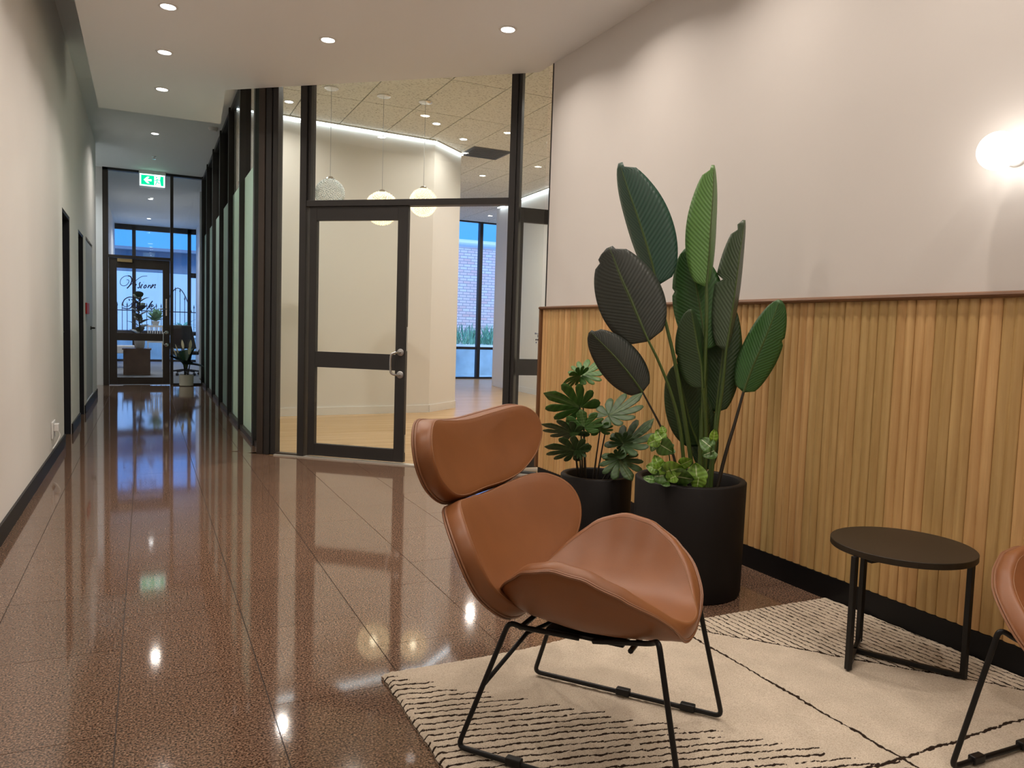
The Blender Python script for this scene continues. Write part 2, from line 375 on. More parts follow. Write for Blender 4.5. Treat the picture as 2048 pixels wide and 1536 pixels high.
# ------------------------------------------------------------------ key dimensions
XL = -.66; XG = .89; XW = 2.725; YEND = 14.73; ZC = 3.69; ZP = 3.13; ZO = 3.66
U = np.array([.762, -.648, 0.]); NN = np.array([.648, .762, 0.])       # angled partition: along, inward normal
A = np.array([.714, 7.162, 0.])-.07*NN
def sp(s, n=0., z=0.): return A+U*s+NN*n+np.array([0, 0, z])
PD = float(NN@A)                                            # NN.p of the partition plane

# ------------------------------------------------------------------ floor
fl = MB().prism([(-2.1, -3), (2.85, -3), (2.85, 5.2), tuple(sp(2.7, -.04)[:2]), tuple(sp(.2, -.04)[:2]), (.97, 7.0), (.97, YEND), (-2.1, YEND)], -.08, -.0035)
floor = struct('floor', fl, 'grout')
TW, TL, T0 = .4125, .60, -.49
tile_mesh = None; rest = MB(); ntile = 0
for ci in range(-4, 9):
    x0 = T0+ci*TW; off = 2.87 if ci % 2 == 0 else 2.57
    for cj in range(-10, 21):
        y0 = off+cj*TL
        p = [(x0+.0016, y0+.0012), (x0+TW-.0016, y0+.0012), (x0+TW-.0016, y0+TL-.0012), (x0+.0016, y0+TL-.0012)]
        q = clip(p, (1, 0), XW+.01); q = clip(q, (0, 1), YEND) if q else q
        if not q: continue
        if y0 > 6.55: q = clip(q, (1, 0), .955)
        else: q = clip(q, (NN[0], NN[1]), PD-.035)
        if not q: continue
        q = clip(q, (-1, 0), .70 if y0 < 12.6 else 2.1)
        if len(q) < 3 or area(q) < 2e-4: continue
        if y0 < .7: rest.prism(q, -.02, 0.); continue
        full = abs(area(q)-area(p)) < 1e-6
        cx, cy = x0+TW/2, y0+TL/2
        if full and tile_mesh is not None:
            o = bpy.data.objects.new('tile', tile_mesh); COL.objects.link(o); o.location = (cx, cy, 0); o.parent = floor
        else:
            mb = MB().prism([(a-cx, b-cy) for a, b in q], -.02, 0.); o = mb.build('tile', 'granite', floor, world=False); o.location = (cx, cy, 0)
            if full: tile_mesh = o.data
        ntile += 1
tag(rest.build('tile_field', 'granite', floor), kind='stuff')
# office and reception floors
struct('floor_office', MB().prism([tuple(sp(.2, -.035)[:2]), tuple(sp(2.75, -.035)[:2]), (2.85, 4.9), (8.3, 4.9), (8.3, 16.5), (.955, 16.5), (.955, 7.0)], -.08, 0.), 'timber_floor')
struct('floor_reception', MB().box(-2.1, 1.4, YEND, 23.2, -.08, 0.), 'grey_carpet')
th_ = struct('trim_1', MB().obox(sp(.475, -.055, .0), U*2.3, NN*.075, (0, 0, .010)), 'aluminium_strip')

# ------------------------------------------------------------------ left wall with its recessed doors
wl = MB(); X0, X1 = -.95, XL
D1 = (7.77, 8.52); D2 = (9.52, 10.27); D3 = (10.64, 11.92); WE = 12.78; DH = 2.10
for a, b in ((-3., D1[0]), (D1[1], D2[0]), (D2[1], D3[0]), (D3[1], WE)): wl.box(X0, X1, a, b, 0, ZC)
for a, b in (D1, D2): wl.box(X0, X1, a, b, DH, ZC)
wl.box(X0, X1, D3[0], D3[1], 2.135, ZC); wl.box(X0, X1, D3[0], D3[1], 0, .11)
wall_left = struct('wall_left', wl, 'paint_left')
bl = MB()
for a, b in ((-3., D1[0]), (D1[1], D2[0]), (D2[1], WE)): bl.box(XL, XL+.012, a, b, 0, .10)
struct('baseboard_left', bl, 'skirting_black')
for i, (a, b) in enumerate((D1, D2)):
    d = empty('door_%d' % (i+1), (XL-.1, a, 0), kind='structure')
    MB().box(XL-.14, XL-.10, a+.03, b-.03, .005, DH-.03).build('leaf', 'door_charcoal', d, bevel=.002)
    f = MB(); f.box(XL-.16, XL-.004, a, a+.028, 0, DH); f.box(XL-.16, XL-.004, b-.028, b, 0, DH); f.build('jamb', 'door_charcoal', d)
    MB().box(XL-.16, XL-.004, a+.028, b-.028, DH-.028, DH).build('head', 'frame_dark', d)
    MB().tube([(XL-.10, b-.12, 1.0), (XL-.05, b-.12, 1.0), (XL-.05, b-.24, 1.0)], .009).build('handle', 'black_metal', d, smooth=True)
d = empty('door_3', (XL-.02, D3[0], .11), kind='structure')
MB().box(XL-.03, XL-.006, D3[0]+.008, D3[1]-.008, .118, 2.10).build('leaf', 'door_grey', d, bevel=.002)
MB().box(XL-.05, XL-.02, D3[0], D3[1], 2.10, 2.135).build('shadow_gap', 'skirting_black', d)
MB().lathe([(.026, 0), (.026, .01), (.012, .012), (.012, .05)], (XL-.006, 11.55, 1.01), 16, (1, 0, 0)).build('rose', 'black_metal', d, smooth=True)
MB().tube([(XL+.04, 11.55, 1.01), (XL+.045, 11.42, 1.01)], .010).build('lever', 'black_metal', d, smooth=True)
t = empty('fire_call_sign', (XL, 10.60, 1.19), label='small red call point sign on the left corridor wall beside the grey cupboard door', cat='sign')
MB().box(XL+.001, XL+.02, 10.50, 10.90, 1.19, 1.325).build('plate', 'red_plastic', t, bevel=.004)
t = empty('power_outlet', (XL, 6.84, .20), label='white power outlet low on the left wall with a short lead', cat='outlet')
MB().box(XL+.001, XL+.012, 6.74, 6.94, .20, .33).build('plate', 'white_plastic', t, bevel=.004)
MB().box(XL+.012, XL+.045, 6.81, 6.88, .25, .31).build('plug', 'white_plastic', t, bevel=.006)
MB().tube(catmull([(XL+.03, 6.84, .26), (XL+.05, 6.84, .22), (XL+.03, 6.80, .16), (XL+.012, 6.72, .13)], 6), .004, 6).build('lead', 'white_plastic', t, smooth=True)

# ------------------------------------------------------------------ right wall, fluted timber wainscot
YR = 5.07; ZT = 1.312
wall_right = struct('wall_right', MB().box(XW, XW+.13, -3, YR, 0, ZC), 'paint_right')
struct('baseboard_right', MB().box(XW-.014, XW, -3, YR+.02, 0, .106), 'skirting_black')
BW = .084; NB = 98; seg = 14
prof = []
for fi in range(2):
    for k in range(seg+(1 if fi == 1 else 0)):
        a = math.pi*k/seg
        prof.append((-.0085*math.sin(a)**.8 - .004, fi*.042+.042*(.5-.5*math.cos(a)) if False else fi*.042+.042*k/seg))
v = []; n = len(prof)
for z in (.108, ZT):
    for (dx, y) in prof: v.append((dx, y+.0006*(1 if y == 0 else (-1 if y > .0839 else 0)), z))
    v.append((0, .0834, z)); v.append((0, .0006, z))
m_ = n+2; f = [(i, (i+1) % m_, m_+(i+1) % m_, m_+i) for i in range(m_)]+[tuple(range(m_))[::-1], tuple(range(m_, 2*m_))]
b0 = MB().add(v, f).build('board', 'wood_board', wall_right, smooth=True, world=False)
b0.location = (XW, YR+.035-BW, 0)
for i in range(1, NB):
    o = b0.copy(); COL.objects.link(o); o.parent = wall_right; o.location = (XW, YR+.035-BW*(i+1), 0)
tp = [(XW, 0), (XW-.022, 0), (XW-.030, .005), (XW-.033, .012), (XW-.030, .019), (XW-.022, .024), (XW, .024)]
tr = MB(); nn = len(tp)
v = [(a, -3, ZT+b) for a, b in tp]+[(a, YR+.06, ZT+b) for a, b in tp]
tr.add(v, [(i, nn+i, nn+(i+1) % nn, (i+1) % nn) for i in range(nn)]+[tuple(range(nn)), tuple(range(nn, 2*nn))[::-1]])
struct('trim_2', tr, 'wood_trim')
struct('trim_3', MB().box(XW-.026, XW+.13, YR+.035, YR+.06, .106, ZT), 'wood_trim_post')
struct('trim_4', MB().box(XW-.004, XW+.13, YR, YR+.012, ZT+.024, ZC), 'frame_dark')

# ------------------------------------------------------------------ ceilings and closing walls
struct('ceiling', MB().prism([(-2.2, -3.1), (8.4, -3.1), (8.4, 16.65), (1.5, 16.65), (1.5, 23.3), (-2.2, 23.3)], ZC, ZC+.12), 'paint_ceiling_far')
# dropped lobby ceiling
pn = [(-.40, -3), (-.40, 8.31), (.68, 8.31), tuple(sp(-.03, -.045)[:2]), tuple(sp(2.72, -.045)[:2]), (XW, 5.28), (XW, -3)]
struct('ceiling_lobby', MB().prism(pn, ZP, ZC-.01), 'paint_ceiling')
struct('wall_back', MB().box(-2.2, 2.9, -3.12, -3., 0, ZC), 'paint_left')
struct('wall_alcove', MB().box(-2.1, -.95, 12.66, WE, 0, ZC).box(-2.22, -2.1, 12.66, 23.2, 0, ZC), 'paint_left')
struct('wall_end', MB().box(-2.1, -.66, YEND, YEND+.12, 0, ZC), 'paint_left')
# office walls
def strip(pts, z0, z1, th, flip=1):
    mb = MB()
    for i in range(len(pts)-1):
        a = np.array([*pts[i], 0.]); b = np.array([*pts[i+1], 0.]); d = b-a; n = np.array([-d[1], d[0], 0]); n = n/np.linalg.norm(n)*th*flip
        mb.obox(a+np.array([0, 0, z0]), d, n, (0, 0, z1-z0))
    return mb
owall = [(.96, 9.60), (3.49, 9.79), (4.07, 10.29), (4.0, 16.4)]
struct('wall_office_back', strip(owall[:3], 0, ZC, .12).add(*(lambda m: (m.v, m.f))(strip(owall[2:], 0, ZC, .12))), 'paint_office')
struct('wall_rear_room', MB().box(.96, 4.0, 16.3, 16.4, 0, ZC).box(3.85, 3.95, 10.4, 16.3, 0, ZC), 'paint_office')
struct('baseboard_office', strip(owall[:3], 0, .10, .014, -1), 'skirting_white')
struct('wall_office_right', strip([(6.50, 14.25), (6.02, 4.9)], 0, ZC, .12, 1).box(6.5, 8.3, 14.25, 14.37, 0, ZC).box(2.85, 6.2, 4.78, 4.9, 0, ZC).box(8.2, 8.3, 14.2, 16.6, 0, ZC), 'paint_office')
struct('baseboard_office_right', strip([(6.497, 14.24), (6.02, 4.9)], 0, .10, .012, -1), 'skirting_white')
# office ceiling tiles
oc = struct('ceiling_office', MB().prism([tuple(sp(.2, .07)[:2]), tuple(sp(2.7, .07)[:2]), (2.86, 4.9), (8.2, 4.9), (8.2, 16.4), (.99, 16.4), (.99, 7.05)], ZO+.015, ZC-.005), 'tile_grid')
for ix in range(-2, 11):
    for iy in range(-3, 7):
        x0, y0 = 2.18+.61*ix, 8.575+1.215*iy+(.0 if ix % 2 else 0)
        p = [(x0+.006, y0+.006), (x0+.604, y0+.006), (x0+.604, y0+1.209), (x0+.006, y0+1.209)]
        q = clip(p, (-NN[0], -NN[1]), -(PD+.07)); q = clip(q, (-1, 0), -1.0) if q else q; q = clip(q, (0, 1), 16.4) if q else q; q = clip(q, (1, 0), 8.2) if q else q
        q = clip(q, (0, -1), -4.9) if q else q
        if len(q) < 3 or area(q) < .002: continue
        MB().prism(q, ZO, ZO+.018).build('ceiling_tile', 'acoustic_tile', oc, bevel=0)
t = empty('ceiling_grille', (4.36, 10.1, ZO), label='dark square return air grille in the office ceiling tiles', cat='grille')
MB().box(4.06, 4.64, 9.79, 10.36, ZO-.012, ZO-.001).build('panel', 'vent_dark', t, bevel=.003)
g = MB()
for k in range(9): g.box(4.10, 4.60, 9.83+.058*k, 9.85+.058*k, ZO-.020, ZO-.012)
g.build('louvre', 'vent_dark', t)
for nm, pts, side in (('led_strip', owall[:2], -1), ('led_strip', owall[1:3], -1)):
    a = np.array([*pts[0], 0.]); b = np.array([*pts[1], 0.]); d = (b-a)/np.linalg.norm(b-a); n = np.array([d[1], -d[0], 0])
    first = pts[0] == owall[0]
    t = empty(nm, tuple((a+b)/2+np.array([0, 0, ZO-.03])), label='long cool white strip light along the top of the office wall' if first else 'short cool white strip light on the angled office wall corner', cat='strip light')
    MB().obox(a+n*.002+np.array([0, 0, ZO-.032]), b-a, n*.03, (0, 0, .014)).build('diffuser', 'led', t)
    MB().obox(a+n*.002+np.array([0, 0, ZO-.018]), b-a, n*.035, (0, 0, .017)).build('housing', 'aluminium_strip', t)
t = empty('led_strip', (6.2, 9.5, ZO-.03), label='cool white strip light on the right hand office wall seen through the side pane', cat='strip light')
a = np.array([6.495, 14.2, 0]); b = np.array([6.03, 5.0, 0]); MB().obox(a+np.array([-.03, 0, ZO-.032]), b-a, (-.03, 0, 0), (0, 0, .014)).build('diffuser', 'led', t)
MB().obox(a+np.array([-.025, 0, ZO-.018]), b-a, (-.038, 0, 0), (0, 0, .017)).build('housing', 'aluminium_strip', t)

# ------------------------------------------------------------------ glazed corridor side (window_1)
w1 = empty('window_1', (XG, 7.2, 0), kind='structure')
MY = [8.58, 9.80, 11.02, 12.24, 13.46, 14.66]
for y in MY: MB().box(XG, XG+.11, y-.03, y+.03, 0, ZC).build('mullion', 'frame_dark', w1, bevel=.003)
ys = [7.40]+MY
for a, b in zip(ys[:-1], ys[1:]):
    MB().box(XG+.055, XG+.063, a+.03, b-.03, .05, ZC-.02).build('pane', 'glass_clear', w1)
    MB().box(XG+.0515, XG+.0535, a+.031, b-.031, .05, 2.66).build('frosted_film', 'frosted_film', w1)
    MB().box(XG+.015, XG+.10, a+.03, b-.03, .0, .05).build('bottom_rail', 'frame_brown', w1)
    MB().box(XG+.02, XG+.10, a+.03, b-.03, ZC-.05, ZC).build('top_rail', 'frame_dark', w1)
# corner posts
MB().box(XG, XG+.12, 7.33, 7.43, 0, ZC).build('corner_post', 'frame_dark', w1, bevel=.004)
MB().box(XG+.015, XG+.10, 6.98, 7.33, 0, .05).build('bottom_rail', 'frame_brown', w1)
MB().box(XG+.05, XG+.06, 7.0, 7.33, .05, ZC).build('pane', 'frosted_film', w1)
MB().obox(sp(.296, -.04), U*.060, NN*.12, (0, 0, ZC)).build('corner_post', 'frame_brown', w1, bevel=.004)
MB().obox(sp(.360, -.03), U*.010, NN*.10, (0, 0, ZC)).build('corner_post', 'frame_dark', w1)
MB().obox(sp(.374, -.04), U*.046, NN*.10, (0, 0, ZC)).build('corner_post', 'frame_dark', w1, bevel=.004)
MB().obox(sp(.424, -.03), U*.050, NN*.08, (0, 0, ZC)).build('corner_post', 'frame_dark', w1, bevel=.004)

# ------------------------------------------------------------------ angled partition (window_2) with double door
w2 = empty('window_2', tuple(sp(.6)), kind='structure')
P1 = (.690, .752); P2 = (2.516, 2.568)
def ob(s0, s1, n0, n1, z0, z1): return MB().obox(sp(s0, n0, z0), U*(s1-s0), NN*(n1-n0), (0, 0, z1-z0))
for k, (a, b) in enumerate((P1, P2)):
    ob(a, b, -.04, .07, 0, ZC).build('post', 'frame_dark', w2, bevel=.003)
    ob(b, b+.030, -.022, .06, 0 if k else 2.188, ZC).build('post_stop', 'frame_dark', w2, bevel=.002)
ob(.472, P1[0], -.003, .003, .02, ZC).build('pane', 'glass_clear', w2)
ob(.472, P1[0], -.03, .03, 0, .022).build('bottom_rail', 'frame_brown', w2)
ob(P1[1], P2[0], -.035, .06, 2.137, 2.188).build('header', 'frame_dark', w2, bevel=.003)
ob(P1[1], P2[0], -.003, .003, 2.188, ZC).build('pane', 'glass_clear', w2)
ob(P2[1], 2.80, -.003, .003, .02, ZC).build('pane', 'glass_clear', w2)
ob(P2[1], 2.80, -.03, .03, 0, .022).build('bottom_rail', 'frame_dark', w2)
def leafdoor(name, o, u, n, w, handle=None, hinge_gap=.005, label=None):
    """door leaf from hinge o along u (width w), n its normal"""
    o = np.array(o, float); d = empty(name, tuple(o), kind='structure')
    def pb(a, b, z0, z1, th=.045): return MB().obox(o+u*a-n*th/2+np.array([0, 0, z0]), u*(b-a), n*th, (0, 0, z1-z0))
    H = 2.137; SL, SR = .068, .092
    pb(.004, SL, .02, H).build('stile', 'frame_dark', d, bevel=.002); pb(w-SR, w-.003, .02, H).build('stile', 'frame_dark', d, bevel=.002)
    for z0, z1 in ((.02, .125), (.785, .918), (2.022, H)): pb(SL, w-SR, z0, z1, .042).build('rail', 'frame_dark', d, bevel=.002)
    pb(SL, w-SR, .125, .785, .006).build('pane', 'glass_clear', d); pb(SL, w-SR, .918, 2.022, .006).build('pane', 'glass_clear', d)
    return d
dl = leafdoor('door_4', sp(P1[1]+.022, .005), U, NN, .897)
hs = .897-.022
for z in (.938, .752):
    c = sp(P1[1]+hs, -.0175, z); MB().lathe([(.030, 0), (.030, .006), (.026, .009)], c, 24, -NN).build('rose', 'steel', dl, smooth=True)
hp = catmull([sp(P1[1]+hs, -.02, .938), sp(P1[1]+hs-.012, -.07, .938), sp(P1[1]+hs-.045, -.09, .925), sp(P1[1]+hs-.055, -.093, .89), sp(P1[1]+hs-.055, -.093, .80), sp(P1[1]+hs-.045, -.09, .765), sp(P1[1]+hs-.012, -.07, .752), sp(P1[1]+hs, -.02, .752)], 6)
MB().tube(hp, .0095, 10).build('handle', 'steel', dl, smooth=True)
ob(P1[1]+.917, P1[1]+.920, -.005, .015, .1, .25).build('latch_plate', 'steel', dl); ob(P1[1]+.917, P1[1]+.920, -.005, .015, .95, 1.15).build('latch_plate', 'steel', dl)
hu = np.array([.997, -.075, 0]); hn = np.array([.075, .997, 0])
hinge = sp(P2[0]+.02, .11)
dr = leafdoor('door_5', hinge, hu, hn, .88)
# door sign on the open leaf (lettering partly hidden by the wall)
def text(body, size, mt, parent, origin, ex, ez, th=.0006, name='lettering'):
    cu = bpy.data.curves.new(name, 'FONT'); cu.body = body; cu.size = size; cu.extrude = th; cu.align_x = 'CENTER'
    tmp = bpy.data.objects.new('tmp', cu); COL.objects.link(tmp); dg = bpy.context.evaluated_depsgraph_get(); dg.update()
    me = bpy.data.meshes.new_from_object(tmp.evaluated_get(dg)); COL.objects.unlink(tmp); bpy.data.objects.remove(tmp)
    ex = np.array(ex, float); ez = np.array(ez, float); ey = np.cross(ex, ez); off = LOC.get(parent.name, np.zeros(3))
    for vv in me.vertices: vv.co = Vector(np.array(origin)+ex*vv.co.x+ez*vv.co.y+ey*vv.co.z-off)
    me.materials.clear(); me.materials.append(M[mt]); o = bpy.data.objects.new(name, me); COL.objects.link(o); o.parent = parent; return o
s0 = hinge-hn*.006
text('H', .036, 'vinyl', dr, s0+hu*.240+np.array([0, 0, 1.097]), hu, (0, 0, 1))
for k, (x_, z_, w_, h_) in enumerate(((.205, 1.122, .010, .014), (.219, 1.122, .008, .012), (.232, 1.124, .012, .008), (.212, 1.072, .011, .013), (.227, 1.072, .011, .013), (.242, 1.072, .011, .013), (.257, 1.072, .011, .013), (.214, 1.050, .011, .012), (.236, 1.053, .016, .004))):
    MB().obox(s0+hu*x_+np.array([0, 0, z_]), hu*w_, hn*.0008, (0, 0, h_)).build('small_print', 'vinyl' if 2 < k < 7 else 'print_blue', dr, bevel=.002)

# ------------------------------------------------------------------ end glazing (window_3) and lettered door (door_6)
w3 = empty('window_3', (0, YEND, 0), kind='structure')
def yb(x0, x1, z0, z1, y0=-.05, y1=.05): return MB().box(x0, x1, YEND+y0, YEND+y1, z0, z1)
yb(-.66, -.575, 0, ZC).build('post', 'frame_brown', w3, bevel=.003)
yb(.385, .435, 0, ZC).build('post', 'frame_brown', w3, bevel=.003)
yb(-.575, .385, 2.19, 2.235).build('transom', 'frame_brown', w3, bevel=.003)
yb(-.66, XG, ZC-.04, ZC).build('top_rail', 'frame_dark', w3)
yb(.435, XG+.06, 0, .03, -.03, .03).build('bottom_rail', 'frame_dark', w3)
yb(.435, XG+.06, .03, ZC-.04, -.004, .004).build('pane', 'glass_end', w3)
yb(-.575, .385, 2.235, ZC-.04, -.004, .004).build('pane', 'glass_end', w3)
d6 = empty('door_6', (-.575, YEND, 0), kind='structure')
def db(x0, x1, z0, z1, th=.045): return MB().box(x0, x1, YEND-th/2, YEND+th/2, z0, z1)
db(-.57, -.45, .015, 2.185).build('stile', 'frame_brown', d6, bevel=.003); db(.265, .38, .015, 2.185).build('stile', 'frame_brown', d6, bevel=.003)
for a, b in ((.015, .135), (.775, .905), (2.02, 2.185)): db(-.45, .265, a, b, .043).build('rail', 'frame_brown', d6, bevel=.003)
db(-.45, .265, .135, .775, .006).build('pane', 'glass_end', d6); db(-.45, .265, .905, 2.02, .006).build('pane', 'glass_end', d6)
db(-.44, -.21, 2.115, 2.175, .14).build('closer', 'brass', d6, bevel=.006)
MB().tube(catmull([(.325, YEND-.02, .93), (.30, YEND-.07, .93), (.275, YEND-.075, .90), (.275, YEND-.075, .74), (.30, YEND-.07, .71), (.325, YEND-.02, .71)], 5), .010, 8).build('handle', 'chrome', d6, smooth=True)
for z in (.93, .71): MB().lathe([(.032, 0), (.032, .008), (.02, .012)], (.325, YEND-.022, z), 20, (0, -1, 0)).build('rose', 'chrome', d6, smooth=True)
MB().box(.31, .335, YEND-.03, YEND-.022, 1.22, 1.52).build('lock_plate', 'chrome', d6, bevel=.003)
MB().tube([(.322, YEND-.03, 1.34), (.322, YEND-.06, 1.34), (.21, YEND-.06, 1.34)], .010, 8).build('lever', 'steel', d6, smooth=True)
def onY(x, y, Yp): dd = ray(x, y); return CPOS+dd*Yp/dd[1]
def cp(c): return onY(220+c[0]/13.96, 530+c[1]/13.96, YEND-.005)
strokes = [ # handwritten style lettering, two words
 ([(465,412),(518,420),(525,480),(460,560),(370,582),(300,545),(283,470),(318,380),(410,315),(500,300)], .0055),
 ([(500,300),(572,322),(607,395),(600,470),(560,560),(475,655)], .011),
 ([(475,655),(560,570),(650,492),(740,422),(830,352),(920,314),(1040,308)], .0055),
 ([(740,530),(705,600),(698,638),(722,645)], .009), ([(742,466),(748,470)], .011),
 ([(850,478),(818,528),(830,572),(822,620),(792,641),(762,628)], .010),
 ([(905,532),(866,606),(856,640),(880,642)], .010), ([(932,478),(940,482)], .011),
 ([(1005,552),(958,590),(944,632),(975,642),(1012,602),(1005,552)], .009),
 ([(1095,552),(1072,600),(1048,645)], .009), ([(1052,635),(1110,575),(1145,570),(1120,640)], .006),
 ([(1205,535),(1175,600),(1135,655)], .011), ([(1140,648),(1210,580),(1275,540),(1238,635),(1275,630)], .007),
 ([(545,1000),(530,945)], .009), ([(640,903),(560,893),(480,915),(402,970),(356,1060)], .009), ([(356,1060),(372,1130),(430,1165),(510,1150),(570,1110),(612,1060)], .006),
 ([(745,985),(690,1060),(630,1130),(560,1208),(470,1226),(390,1206),(330,1202)], .009), ([(640,903),(760,905),(815,945),(790,1010),(700,1065)], .007),
 ([(800,1128),(745,1165),(738,1205),(785,1192),(832,1130),(806,1200),(850,1195)], .009),
 ([(895,1130),(862,1212)], .009), ([(872,1180),(925,1138),(958,1152)], .007),
 ([(1190,1002),(1125,1090),(1038,1242)], .011), ([(1085,1165),(1150,1115),(1205,1120),(1190,1160),(1105,1172),(1130,1215),(1170,1238),(1265,1160)], .008)]
for pts, rr_ in strokes:
    MB().tube([cp(p) for p in catmull(pts, 5)], rr_, 6, flat=np.array([0, 1., 0])).build('letter_stroke', 'vinyl', d6)

# exit sign
t = empty('exit_sign', (.10, 14.58, 3.45), label='green and white lit exit sign with arrow and running figure hanging from the corridor ceiling', cat='exit sign')
EX0, EX1, EZ0, EZ1, EY = -.095, .30, 3.43, 3.63, 14.60
MB().box(EX0, EX1, EY, EY+.03, EZ0, EZ1).build('panel', 'exit_white', t, bevel=.006)
MB().box(EX0-.01, EX1+.01, EY-.02, EY+.05, EZ1, ZC).build('mount', 'white_plastic', t, bevel=.004)
def ep(u, v): return (EX0+(EX1-EX0)*u, EZ0+(EZ1-EZ0)*v)
def flatp(poly, name, mt, y0, y1):
    mb = MB(); n_ = len(poly); P = [ep(*p) for p in poly]
    v = [(a, y0, b) for a, b in P]+[(a, y1, b) for a, b in P]
    mb.add(v, [tuple(range(n_)), tuple(range(n_, 2*n_))[::-1]]+[(i, n_+i, n_+(i+1) % n_, (i+1) % n_) for i in range(n_)])
    return mb.build(name, mt, t)
flatp([(.06, .10), (.57, .10), (.57, .90), (.06, .90)], 'green_field', 'exit_green', EY-.004, EY+.002)
flatp([(.84, .10), (.94, .10), (.94, .90), (.82, .90), (.80, .55)], 'green_field', 'exit_green', EY-.004, EY+.002)
flatp([(.16, .5), (.30, .78), (.39, .78), (.30, .58), (.47, .58), (.47, .42), (.30, .42), (.39, .22), (.30, .22)], 'arrow', 'exit_white', EY-.008, EY-.002)
fg = MB()
c = ep(.665, .78); fg.lathe([(.011, 0), (.011, .004)], (c[0], EY-.005, c[1]), 14, (0, 1, 0))
for pl in ([(.70, .66), (.68, .45)], [(.69, .62), (.62, .50), (.58, .52)], [(.70, .62), (.76, .55), (.80, .58)], [(.68, .45), (.74, .32), (.80, .33)], [(.68, .45), (.65, .30), (.62, .14)]):
    fg.tube([(ep(*p)[0], EY-.003, ep(*p)[1]) for p in pl], .0065, 6)
fg.build('running_figure', 'exit_green', t)

# ------------------------------------------------------------------ reception and street beyond the end glazing
struct('wall_reception', MB().box(-.87, -.75, YEND+.12, 23.1, 0, ZC).box(1.26, 1.38, YEND+.05, 23.1, 0, ZC), 'paint_left')
w4 = empty('window_4', (.2, 23.1, 0), kind='structure')
for xx in (-.29, 1.09): MB().box(xx-.045, xx+.045, 23.05, 23.17, 0, ZC).build('mullion', 'frame_dark', w4)
for z0, z1 in ((.74, .83), (3.55, ZC), (0, .06)): MB().box(-.75, 1.26, 23.05, 23.17, z0, z1).build('rail', 'frame_dark', w4)
MB().box(-.75, 1.26, 23.10, 23.11, .06, 3.55).build('pane', 'glass_window', w4)
MB().box(1.13, 1.26, 23.04, 23.18, 2.35, 2.48).build('rail', 'frame_dark', w4)
t = struct('ground_outside', MB().box(-8, 16, 16.6, 45, -.25, -.1), 'concrete')
struct('wall_street', MB().box(-7, 8, 33.0, 33.3, -.1, 3.55), 'render_wall')
t = empty('street_canopy', (.4, 29.0, 2.9), label='dark horizontal canopy beam outside beyond the reception windows', cat='canopy')
MB().box(-4., 6., 28.6, 29.2, 2.78, 3.58).build('fascia', 'canopy_grey', t); MB().box(-4., 6., 28.2, 28.6, 3.45, 3.55).build('gutter', 'canopy_grey', t)
for xx in (-3.9, 5.8): MB().box(xx, xx+.15, 28.8, 28.95, -.1, 2.78).build('column', 'canopy_grey', t)
t = empty('garden_wall', (.4, 26.0, 0), label='low rendered garden wall below the iron fence outside', cat='wall')
MB().box(-3, 4, 26.0, 26.25, -.1, .62).build('body', 'concrete', t); MB().box(-3, 4, 25.97, 26.28, .62, .68).build('coping', 'render_wall', t)
t = empty('iron_fence', (.4, 26.1, .68), label='black iron picket fence with spear tops outside the reception', cat='fence')
for k in range(34):
    xx = -1.6+.135*k; zt = 1.55 if not (.55 < xx < 1.2) else 1.55+.55*math.sin((xx-.55)/.65*math.pi)
    MB().box(xx-.009, xx+.009, 26.09, 26.11, .68, zt).lathe([(.016, 0), (.020, .03), (.001, .12)], (xx, 26.1, zt), 6).build('picket', 'iron', t)
for z in (.80, 1.42): MB().box(-1.7, 3.0, 26.085, 26.115, z-.015, z+.015).build('rail', 'iron', t)
MB().tube([(.50+.80*k/14, 26.1, 1.42+.75*math.sin(math.pi*k/14)) for k in range(15)], .016, 6).build('arch', 'iron', t)

def blade(mb, base, tip, w, droop=.2, n=8, uvlist=None):
    base = np.array(base, float); tip = np.array(tip, float); d = tip-base; Ln = np.linalg.norm(d)
    s = np.cross(d, (0, 0, 1.)); s = s/(np.linalg.norm(s)+1e-9)
    L_, R_, C_ = [], [], []
    for i in range(n+1):
        q = i/n; c = base+d*q-np.array([0, 0, droop*Ln*(q**2-q*.3)])
        ww = w*math.sin(math.pi*(.12+.88*q)**.9)**.8 if q < 1 else 0
        L_.append(c-s*ww+np.array([0, 0, .15*ww])); R_.append(c+s*ww+np.array([0, 0, .15*ww])); C_.append(c)
    v = L_+C_+R_; m1 = n+1
    f = [(i, i+1, m1+i+1, m1+i) for i in range(n)]+[(m1+i, m1+i+1, 2*m1+i+1, 2*m1+i) for i in range(n)]
    return mb.add(v, f)
t = empty('palm', (1.0, 24.8, 0), label='young green palm growing outside the reception window', cat='plant')
MB().tube([(1.0, 24.8, -.1), (1.0, 24.8, .9)], [.06, .04]).build('trunk', 'cabinet_brown', t)
for k in range(14):
    a = 2*math.pi*k/14+.2; e = random.uniform(.1, .9)
    blade(MB(), (1.0, 24.8, .9), (1.0+.55*math.cos(a)*(1-.3*e), 24.8+.55*math.sin(a), .95+.55*e), .055, .35).build('frond', 'leaf_outdoor', t)
